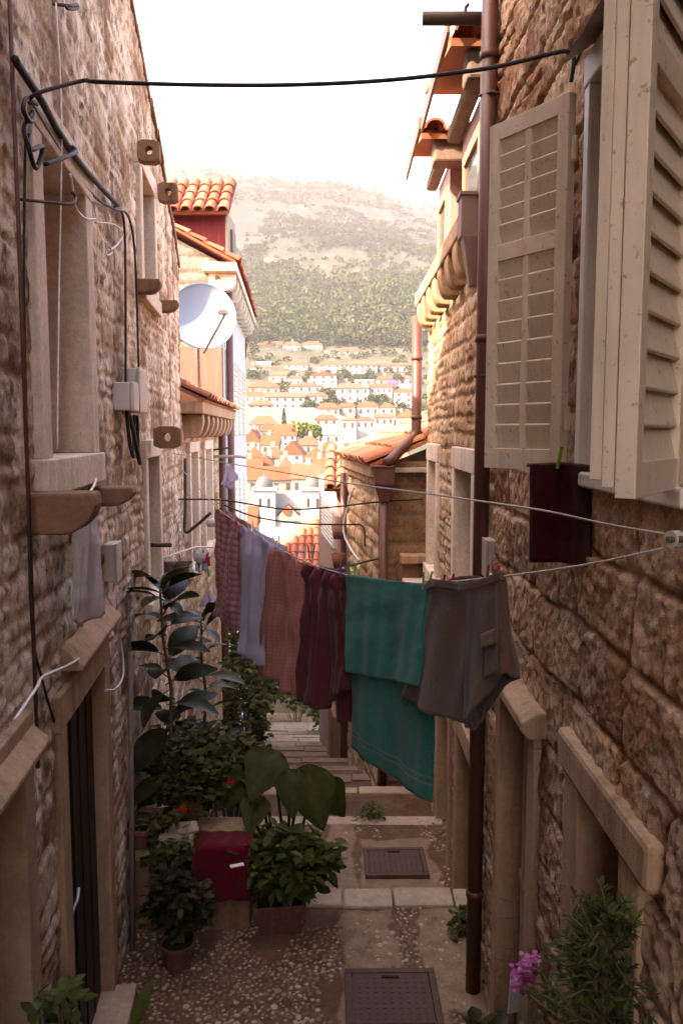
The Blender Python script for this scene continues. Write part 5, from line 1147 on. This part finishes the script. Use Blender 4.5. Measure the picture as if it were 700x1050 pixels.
H = [
 # ul, ur, vtop, veave, vbase, Y, label, roof, wall, roofmat, wins, storeys
 (252, 289, 350, 354, 367, 372, 'long white block at the left end of the top row under the forest', 'gable', 'fwall', 'froof', 6, 2),
 (290, 309, 350.5, 354, 369, 366, 'white block with orange roof just right of the long block in the top row', 'hip', 'fwall', 'froof', 3, 2),
 (309, 331, 350, 353.5, 368, 370, 'wide white block closing the left group of the top row below the forest', 'hip', 'fwall', 'froof', 4, 2),
 (347, 371, 356, 360, 369, 362, 'white house standing alone at the forest edge in the middle of the hillside', 'hip', 'fwall', 'froof', 4, 2),
 (374, 395, 343, 345, 353, 405, 'highest flat topped white house up among the trees on the right', 'flat', 'fwall', 'froof3', 4, 1),
 (395, 414, 347, 350, 361, 390, 'tall white house high on the right below the flat topped one', 'hip', 'fwall', 'froof', 3, 3),
 (415, 426, 346, 349, 358, 392, 'narrow white house beside the copper downpipe, highest at the right edge', 'hip', 'fwall', 'froof', 2, 2),
 (403, 424, 359, 362.5, 370, 365, 'broad low house with salmon roof at the right edge of the second row', 'gable', 'fwall', 'froof2', 3, 1),
 (263, 278, 371, 372, 380, 335, 'small flat white house left in the second row', 'flat', 'fwall', 'froof3', 2, 1),
 (293, 316, 370, 374, 383, 332, 'white house with hipped orange roof below the middle block', 'hip', 'fwall', 'froof', 3, 2),
 (326, 350, 370, 374, 382, 330, 'white house with orange roof in the middle of the second row', 'hip', 'fwall', 'froof', 3, 2),
 (356, 386, 369, 374, 383, 328, 'wide white house with salmon roof in the second row right of the middle', 'hip', 'fwall', 'froof2', 5, 2),
 (390, 424, 372, 375, 383, 330, 'long low white house at the right end of the second row', 'gable', 'fwall', 'froof', 5, 1),
 (276, 294, 381, 385, 392, 310, 'small cream house left in the third row', 'hip', 'fcream', 'froof2', 2, 1),
 (318, 345, 381, 385, 394, 308, 'white stepped house in the middle of the third row', 'front', 'fwall', 'froof', 3, 2),
 (386, 402, 385, 389, 395, 304, 'small cream house left of the purple bougainvillea', 'hip', 'fcream', 'froof', 2, 1),
 (255, 286, 391, 397, 405, 292, 'cream house with a high hipped roof at the left of the fourth row', 'hip', 'fcream', 'froof', 4, 1),
 (296, 329, 392, 396, 403, 290, 'long house with orange roof in the middle of the fourth row', 'hip', 'fwall', 'froof', 4, 1),
 (340, 379, 393, 398, 412, 285, 'biggest white house, right of the middle in the fourth row', 'hip', 'fwall', 'froof2', 5, 2),
 (379, 402, 393, 397, 404, 290, 'white house right beside the biggest white house', 'gable', 'fwall', 'froof', 4, 1),
 (404, 424, 398, 402, 418, 275, 'tall white house at the right edge below the bougainvillea', 'hip', 'fwall', 'froof', 2, 3),
 (251, 272, 401, 406, 413, 272, 'house with orange roof at the left edge of the fifth row', 'hip', 'fwall', 'froof', 3, 1),
 (272, 312, 402, 407, 419, 268, 'wide white house with salmon roof left of the middle in the fifth row', 'gable', 'fwall', 'froof2', 5, 2),
 (312, 336, 402, 406, 412, 275, 'low white house in the middle of the fifth row', 'hip', 'fwall', 'froof', 3, 1),
 (366, 388, 412, 417, 426, 256, 'white house with pale blue windows above the low brown house roof', 'hip', 'fwall', 'froof', 3, 1),
 (389, 405, 413, 418, 425, 256, 'narrow white house directly right of the one with blue windows', 'hip', 'fwall', 'froof', 2, 1),
 (325, 348, 413, 419, 427, 250, 'house with orange hipped roof in the middle of the sixth row', 'hip', 'fcream', 'froof', 3, 1),
 (253, 280, 410, 415, 419, 250, 'low salmon roof peeping over the pale terrace wall at the left', 'hip', 'fcream', 'froof2', 3, 1),
 (322, 346, 425, 430, 436, 225, 'cream house with wide orange roof below the sixth row', 'hip', 'fcream', 'froof', 3, 1),
 (406, 426, 422, 428, 440, 235, 'cream house at the right edge just above the low brown house roof', 'hip', 'fcream', 'froof', 2, 1),
 (350, 366, 428, 431, 441, 222, 'small salmon roofed house behind the low brown house', 'hip', 'fcream', 'froof2', 2, 1),
]
H += [
 (331, 346, 357, 360, 367, 375, 'small white house between the wide top block and the lone house', 'hip', 'fwall', 'froof', 2, 1),
 (254, 263, 374, 377, 384, 328, 'tiny cream house at the far left edge of the second row', 'hip', 'fcream', 'froof', 2, 1),
 (278, 292, 374, 377, 383, 334, 'small white house between the flat white house and the hipped one', 'gable', 'fwall', 'froof2', 2, 1),
 (295, 310, 385, 388.5, 395, 303, 'small white house with orange roof just above the long fourth row house', 'hip', 'fwall', 'froof', 2, 1),
 (347, 362, 383, 386, 393, 312, 'small white house just below the wide salmon roofed house', 'hip', 'fwall', 'froof', 2, 1),
 (364, 382, 388, 390.5, 395, 300, 'pale low pavilion in front of the trees in the third row', 'flat', 'fwall', 'froof3', 2, 1),
 (408, 424, 385, 388, 395, 305, 'low white house right of the bougainvillea by the downpipe', 'hip', 'fwall', 'froof2', 2, 1),
 (345, 364, 413, 417, 425, 254, 'cream house with orange roof just below the biggest white house', 'hip', 'fcream', 'froof', 2, 1),
 (300, 318, 420, 424, 432, 238, 'white house with orange roof at the right end of the pale terrace wall', 'hip', 'fwall', 'froof', 2, 1),
 (384, 404, 424, 428, 436, 236, 'cream house with salmon roof above the ridge of the low brown house', 'gable', 'fcream', 'froof2', 3, 1),
 (364, 384, 427, 431, 440, 228, 'white house with orange roof touching the top of the low brown house roof', 'hip', 'fwall', 'froof', 3, 1),
]
for h in H:
    far_house(*h[:6], h[6], h[7], h[8], h[9], h[10], h[11], rot=RND.uniform(-.12, .12))
OT = 'old town houses below the hillside'
T = [
 (255, 284, 426, 431, 444, 205, 'cream old town house with dormers at the left below the pale terrace wall', 'hip', 'fcream', 'froof2', 4, 1),
 (265, 282, 432, 437, 452, 180, 'narrow old town house with orange roof in front of the dormered one', 'hip', 'fcream', 'froof', 2, 1),
 (282, 304, 435, 443, 458, 172, 'white old town house with bright orange roof left of the green tree', 'gable', 'fwall', 'froof', 3, 2),
 (252, 268, 440, 444, 466, 165, 'tall cream old town house at the left edge beside the white house front', 'front', 'fcream', 'froof', 2, 2),
 (325, 349, 436, 440, 455, 190, 'grey roofed old town house right of the green tree', 'gable', 'fwall', 'froof3', 3, 1),
 (304, 328, 447, 455, 466, 160, 'old town house with salmon roof just below the green tree', 'hip', 'fcream', 'froof2', 3, 1),
 (289, 312, 452, 460, 480, 145, 'white gabled old town house in the middle above the church', 'front', 'fwall', 'froof', 2, 2),
 (311, 336, 460, 468, 484, 140, 'old town house with wide orange roof right above the church', 'hip', 'fcream', 'froof', 3, 1),
 (266, 284, 467, 476, 490, 138, 'small white gabled house left above the church', 'front', 'fwall', 'froof2', 2, 1),
 (250, 268, 470, 478, 496, 135, 'orange roofed house at the left edge above the left bell tower', 'gable', 'fcream', 'froof', 2, 1),
 (284, 300, 468, 478, 492, 132, 'narrow cream house with a salmon roof between the two bell towers', 'hip', 'fcream', 'froof2', 2, 1),
 (252, 300, 478, 494, 506, 122, 'broad old town house whose long orange roof spans behind the bell towers', 'gable', 'fcream', 'froof', 4, 1),
 (300, 334, 476, 488, 506, 120, 'old town house with salmon roof behind the right bell tower', 'gable', 'fcream', 'froof2', 3, 1),
 (238, 262, 520, 532, 560, 85, 'orange roofed house beside the church at the left edge', 'gable', 'fcream', 'froof', 2, 1),
]
T += [
 (268, 286, 446, 452, 466, 162, 'orange roofed old town house between the tall cream one and the white one', 'gable', 'fcream', 'froof', 2, 1),
 (326, 350, 452, 460, 474, 152, 'old town house with deep orange roof left of the steep tiled porch roof', 'hip', 'fcream', 'froof', 2, 1),
 (268, 292, 458, 467, 480, 147, 'old town house with wide salmon roof left of the white gabled one', 'hip', 'fcream', 'froof2', 2, 1),
 (250, 270, 458, 466, 480, 148, 'old town house with hipped orange roof at the left edge, third from the top', 'hip', 'fcream', 'froof', 2, 1),
 (322, 340, 470, 478, 492, 128, 'small orange roofed house just right above the right bell tower', 'gable', 'fcream', 'froof', 2, 1),
]
for h in T: far_house(h[0], h[1], h[2], h[2]+(h[4]-h[2])*.5, h[4], h[5], h[6], h[7], h[8], h[9], h[10], h[11], OT, RND.uniform(-.2, .2), 'town_house')
# nearer sunlit roof at the bottom of the lane with creeper
r5 = thing('town_house', 'nearest orange tiled house at the bottom of the lane behind the rose brown cloth', 'house', (-1.8, 29, -3), OT)
ap = at(332, 527, 30.5); el_ = Vector((-3.7, 27.4, -2.1)); er_ = Vector((1.6, 27.4, -2.1))
mb = MB(); mb.box((-1.05, 31, -5.2), (5.0, 6.8, 6.1)); mb.build('wall', M['fcream'], r5)
tile_roof('roof', M['tile'], r5, el_, (1, 0, 0), (0, ap.y-el_.y, ap.z-el_.z), 5.3, (Vector((0, ap.y-el_.y, ap.z-el_.z))).length, tw=.26, tl=.42, r=.11,
          clip=lambda x, t: (ap.x-el_.x)*t < x < 5.3-(5.3-(ap.x-el_.x))*t)
bk_ = Vector((ap.x, 33.5, ap.z)); mb = MB(); mb.add([el_, er_, ap, bk_, Vector((-3.7, 34.6, -2.1)), Vector((1.6, 34.6, -2.1))], [(0, 2, 3, 4), (1, 5, 3, 2), (4, 3, 5), (0, 1, 2)]); mb.v = [(x, y, z-.03) for x, y, z in mb.v]; mb.build('roof', M['tileold'], r5)
wn = at(340, 515, 26); g5 = thing('slatted_house', 'white slatted house corner left of the steep tiled porch roof', 'house', (-.3, 24, -3))
mb = MB(); mb.box((.35, 25.5, -2.2), (1.7, 3, 6.6)); mb.build('wall', M['fwall'], g5)
mb = MB()
for k in range(16): mb.box((.35, 23.97, -.4+k*.09), (1.5, .05, .05))
mb.build('shutter', M['white'], g5); mb = MB(); mb.box((.35, 25.5, 1.2), (2.0, 3.3, .2)); mb.build('roof', M['tile'], g5)
bushy('creeper', 'bright green creeper hanging at the corner of the white slatted house', 'creeper', at(334, 560, 23.8), (.13, .1, .95), 350, M['lime_leaf'], .12, .07, 'round', None, 2, None, None, 5, -1.0, 2)
# church with two bell towers
ch = thing('church', 'white church front with two domed bell towers in the old town', 'church', at(297, 550, 95))
def cb(mb, u0, u1, v0, v1, Y, d): a = at(u0, v1, Y); b = at(u1, v0, Y); mb.obox(a, (b.x-a.x, 0, 0), (0, d, 0), (0, 0, b.z-a.z))
for (u0, u1, nm) in ((260, 282, 'l'), (309, 332, 'r')):
    mb = MB(); cb(mb, u0, u1, 503, 575, 95, 2.6); cb(mb, u0-2, u1+2, 500, 503, 94.7, 3.1); tw_ = mb.build('bell_tower', M['fwall'], ch)
    c = at((u0+u1)/2, 500, 96.3); rr = 1.05
    MB().lathe([(rr, 0), (rr*1.02, .25), (rr*.93, .7), (rr*.65, 1.15), (rr*.25, 1.4), (.08, 1.5), (.05, 1.9), (.001, 1.95)], c, 16).build('dome', M['fdome'], tw_, smooth=True)
    for k in (.3, .7):
        mb = MB(); uu = u0+(u1-u0)*k; cb(mb, uu-1.4, uu+1.4, 511, 520, 94.95, .2); mb.build('window', M['fglass'], tw_)
mb = MB(); cb(mb, 282.2, 308.8, 530, 578, 95.5, 12); cb(mb, 252, 340, 541, 580, 94.3, .6); mb.build('nave', M['fwall'], ch)
mb = MB(); a = at(280, 534, 95.3); b = at(311, 534, 95.3); c = at(295.5, 519, 95.3); mb.prism([a, b, c], (0, 1, 0)); mb.build('pediment', M['fcream'], ch)
mb = MB(); a = at(281, 531, 96.5); b = at(310, 531, 96.5); mb.prism([a, b, at(295.5, 517, 96.5)], (0, 11, 0)); mb.build('roof', M['froof'], ch)
mb = MB(); cb(mb, 282, 309, 506, 531, 97.6, .3); mb.build('gable_wall', M['fwall'], ch)
mb = MB(); mb.lathe([(.001, 0), (.5, 0), (.5, .1), (.001, .1)], at(294, 524, 95.2), 12, axis=(0, -1, 0)); mb.build('rose_window', M['froof'], ch)
# pale terrace wall
mb = MB(); a = at(246, 431, 236); b = at(320, 431, 236); top = at(246, 418, 236).z
mb.obox((a.x, 236, a.z-4), (b.x-a.x, 0, 0), (0, 4, 0), (0, 0, top-a.z+4)); a2 = at(320, 431, 236)
mb.prism([(b.x, 236, a.z-4), (b.x+12, 236, a.z-4), (b.x+12, 236, a.z+.4), (b.x, 236, top)], (0, 4, 0))
tag(mb.build('terrace_wall', M['fstone']), 'long pale stone terrace wall across the left of the hillside town', 'wall')
# trees
def crown_mesh(mb, c, r, n, leafsize, rr=RND, squash=.8):
    for k in range(n):
        a = rr.uniform(0, 2*math.pi); q = rr.uniform(-.6, 1); s_ = math.sqrt(max(0, 1-q*q)); f = rr.uniform(.55, 1.05)
        p = Vector(c)+Vector((r*f*s_*math.cos(a), r*f*s_*math.sin(a), r*squash*f*q)); mb.cur = min(1, max(0, rr.random()))
        u_ = rdir(-1, 1, rr).normalized()*leafsize*rr.uniform(.6, 1.3); w_ = u_.cross(rdir(-1, 1, rr)).normalized()*leafsize*rr.uniform(.5, 1)
        mb.add([p-u_, p-w_*.8, p+u_, p+w_*.8], [(0, 1, 2, 3)])
TR = [
 (267, 372, 340, 'dark tree left of the small flat white house under the long block'), (283, 376, 338, 'dark tree right of the small flat white house'),
 (301, 386, 318, 'dark tree just below the white hipped house under the middle block'), (310, 390, 312, 'tree between the small cream house and the stepped white house'),
 (322, 370, 345, 'dark tree right of the top row under the wide white block'), (335, 386, 322, 'tree in front of the stepped white house'),
 (352, 385, 312, 'tree below the wide salmon roofed house, at its left end'), (366, 389, 305, 'tree below the wide salmon roofed house, at its middle'),
 (378, 387, 308, 'tree below the wide salmon roofed house, at its right end'), (260, 385, 318, 'leftmost dark tree above the cream house with the high roof'),
 (283, 397, 298, 'tree at the right corner of the cream house with the high roof'), (292, 396, 300, 'tree left of the long orange roofed house in the fourth row'),
 (335, 404, 283, 'tree left of the biggest white house'), (337, 413, 268, 'tree below the biggest white house, at its left corner'),
 (381, 409, 274, 'tree at the lower right corner of the biggest white house'), (392, 410, 276, 'tree left of the tall house below the bougainvillea'),
 (406, 372, 341, 'tree in front of the long low house at the right end of the second row'), (408, 388, 305, 'tree just above the bougainvillea'),
 (418, 386, 311, 'rightmost tree by the copper downpipe above the tall house'), (352, 418, 258, 'tree left of the white house with pale blue windows'),
 (318, 417, 260, 'tree right of the pale terrace wall top'), (340, 363, 374, 'tree left of the lone white house at the forest edge')]
for i, (u, v, Y, lb) in enumerate(TR):
    c = at(u, v, Y); r_ = RND.uniform(1.9, 3.2); g0 = min(ground_z(c.x, Y), c.z-2)-.5
    t = thing('hillside_tree', lb, 'tree', (c.x, Y, g0), 'trees between the hillside houses')
    mb = MB(); crown_mesh(mb, c, r_, 190, r_*.2); mb.build('crown', M['farleaf'], t); MB().tube([(c.x, Y, g0), c], [.25, .1], 6).build('trunk', M['bark'], t)
def big_tree(label, u, v, Y, r_, mat, squash=.75, n=420, name='tree'):
    c = at(u, v, Y); g0 = min(ground_z(c.x, Y), c.z-r_)-.5
    t = thing(name, label, 'tree', (c.x, Y, g0)); mb = MB()
    for k in range(9): crown_mesh(mb, c+Vector((RND.uniform(-1, 1)*r_*.8, RND.uniform(-.5, .5)*r_, RND.uniform(-.5, .5)*r_*squash)), r_*RND.uniform(.4, .6), n//9, r_*.15)
    mb.build('crown', M[mat], t); MB().tube([(c.x, Y, g0), c], [.3, .12], 6).build('trunk', M['bark'], t)
big_tree('broad bright green tree in the middle of the old town roofs', 314, 443, 175, 3.0, 'farbright', .75, 700)
big_tree('second green tree behind the white old town house', 306, 437, 185, 2.0, 'farbright', .7, 400)
big_tree('big dark tree clump between the forest and the houses at the upper right', 385, 364, 385, 8, 'farleaf', .9, 1200)
big_tree('dark tree clump right of the lone white house under the forest', 372, 355, 400, 6.5, 'farleaf', .9, 900)
c = at(291, 428, 230); g0 = c.z-4; t = thing('cypress', 'slim dark cypress standing in front of the pale terrace wall', 'tree', (c.x, 230, g0)); mb = MB()
for k in range(10): crown_mesh(mb, c+Vector((0, 0, -2+k*.5)), .95*(1-k/11), 40, .3, squash=.7)
mb.build('crown', M['farleaf'], t); MB().tube([(c.x, 230, g0), (c.x, 230, c.z)], .15, 6).build('trunk', M['bark'], t)
c = at(402, 394, 296); t = thing('bougainvillea', 'bright purple bougainvillea bush among the white hillside houses', 'shrub', (c.x, 296, ground_z(c.x, 296))); mb = MB()
crown_mesh(mb, c, 2.0, 160, .5); mb.build('blossom', M['magenta'], t); MB().tube([(c.x, 296, ground_z(c.x, 296)-.5), c], .15, 6).build('trunk', M['bark'], t)
# forest belt: one mass of crowns
def scatter(name, label, mat, n, yr, dens, rr, leafs, kind, seed, ls=.3):
    rg = random.Random(seed); nr = np.random.RandomState(seed)
    V = []; A_ = []; nn = 0
    for k in range(n):
        y = rg.uniform(*yr); u = rg.uniform(-.20, .135); x = u*y
        if not dens(x, y, rg): continue
        z = ground_z(x, y); r_ = rg.uniform(*rr); tone = rg.random()
        m_ = leafs; a = nr.uniform(0, 2*np.pi, m_); q = nr.uniform(-.35, 1, m_); s_ = np.sqrt(np.maximum(0, 1-q*q)); f = nr.uniform(.65, 1.05, m_)
        lump = 1+.25*np.sin(a*3+tone*9)
        p = np.stack([x+r_*f*s_*np.cos(a)*lump, y+r_*f*s_*np.sin(a)*lump, z+r_*.45+r_*.85*f*q], -1)
        u1 = nr.normal(size=(m_, 3)); u1 /= np.linalg.norm(u1, axis=1)[:, None]; w1 = np.cross(u1, nr.normal(size=(m_, 3))); w1 /= np.linalg.norm(w1, axis=1)[:, None]
        u1 *= r_*ls; w1 *= r_*ls*.85
        V.append(np.stack([p-u1, p-w1, p+u1, p+w1], 1).reshape(-1, 3)); A_.append(np.repeat(np.clip(tone*.7+.3*nr.rand(m_), 0, 1), 4))
    V = np.vstack(V); Q = np.arange(len(V)).reshape(-1, 4)
    return tag(fast_mesh(name, V, Q, {'rnd': np.concatenate(A_)}, mat, None, False), label, 'vegetation', kind=kind)
def ynoise(x, y, s, sd): return float(fbm(np.array(x/s), np.array(y/s), sd, 3))
scatter('forest', 'belt of dark pine forest between the hillside houses and the bare rock', M['farleaf'], 2600, (378, 590), lambda x, y, rg: rg.random() < np.interp(y+90*ynoise(x, y, 120, 3), [375, 395, 500, 545, 590], [.5, 1, 1, .55, .08]), (2.2, 6.6), 90, 'stuff', 5, .18)
scatter('undergrowth', 'low green shrubs and hedges filling gaps between the hillside houses', M['farleaf'], 480, (235, 380), lambda x, y, rg: ynoise(x, y, 30, 14) > -.1, (.8, 2.0), 30, 'stuff', 6)
scatter('mountain_scrub', 'scattered dry scrub bushes on the bare rocky slope', M['scrub'], 9000, (500, 1060), lambda x, y, rg: ynoise(x, y, 45, 24)+.5*rg.gauss(0, .3) > .0+.0004*(y-600), (.9, 2.8), 20, 'stuff', 7, .4)

hz = NT('haze_air'); pv = hz.n.new('ShaderNodeVolumePrincipled'); pv.inputs['Color'].default_value = (1, .99, .97, 1); pv.inputs['Density'].default_value = .00021; pv.inputs['Anisotropy'].default_value = .2
hz.link(pv.outputs[0], hz.n['Material Output'].inputs['Volume']); hz.n.remove(hz.b)
hb_ = MB(); hb_.box((0, 830, 200), (1900, 1840, 440)); tag(hb_.build('haze', hz.m), kind='stuff')
# ================================================================== LIGHT, CAMERA
SUN = Vector((-.80, -.52, .86)).normalized()
w = bpy.data.worlds.new('World'); sc.world = w; w.use_nodes = True; nt = w.node_tree
sky = nt.nodes.new('ShaderNodeTexSky'); sky.sky_type = 'NISHITA'; sky.sun_disc = False
el = math.asin(SUN.z); sky.sun_elevation = el; sky.sun_rotation = math.atan2(SUN.x, SUN.y); sky.dust_density = 3.0; sky.air_density = 1.0; sky.ozone_density = .6
nt.links.new(sky.outputs[0], nt.nodes['Background'].inputs[0]); nt.nodes['Background'].inputs[1].default_value = .15
ld = bpy.data.lights.new('sun', 'SUN'); ld.energy = 2.0; ld.angle = R(.5); ld.color = (1, .95, .89)
lo = bpy.data.objects.new('sun', ld); COL.objects.link(lo); lo.rotation_euler = (-SUN).to_track_quat('-Z', 'Y').to_euler()
cd = bpy.data.cameras.new('camera'); co = bpy.data.objects.new('camera', cd); COL.objects.link(co); co.location = CAM
co.rotation_euler = (math.pi/2-PITCH, 0, 0); cd.sensor_fit = 'VERTICAL'; cd.sensor_height = 36; cd.lens = F/1050*36; cd.clip_end = 6000; cd.clip_start = .05
sc.camera = co
vs = sc.view_settings; vs.view_transform = 'Standard'; vs.look = 'None'; vs.gamma = 1; vs.exposure = 3.52; vs.use_curve_mapping = False
vs.use_white_balance = True; vs.white_balance_temperature = 8700; vs.white_balance_tint = 22
sc.cycles.max_bounces = 8; sc.cycles.diffuse_bounces = 5; sc.cycles.use_denoising = True
sc.cycles.sample_clamp_indirect = 8
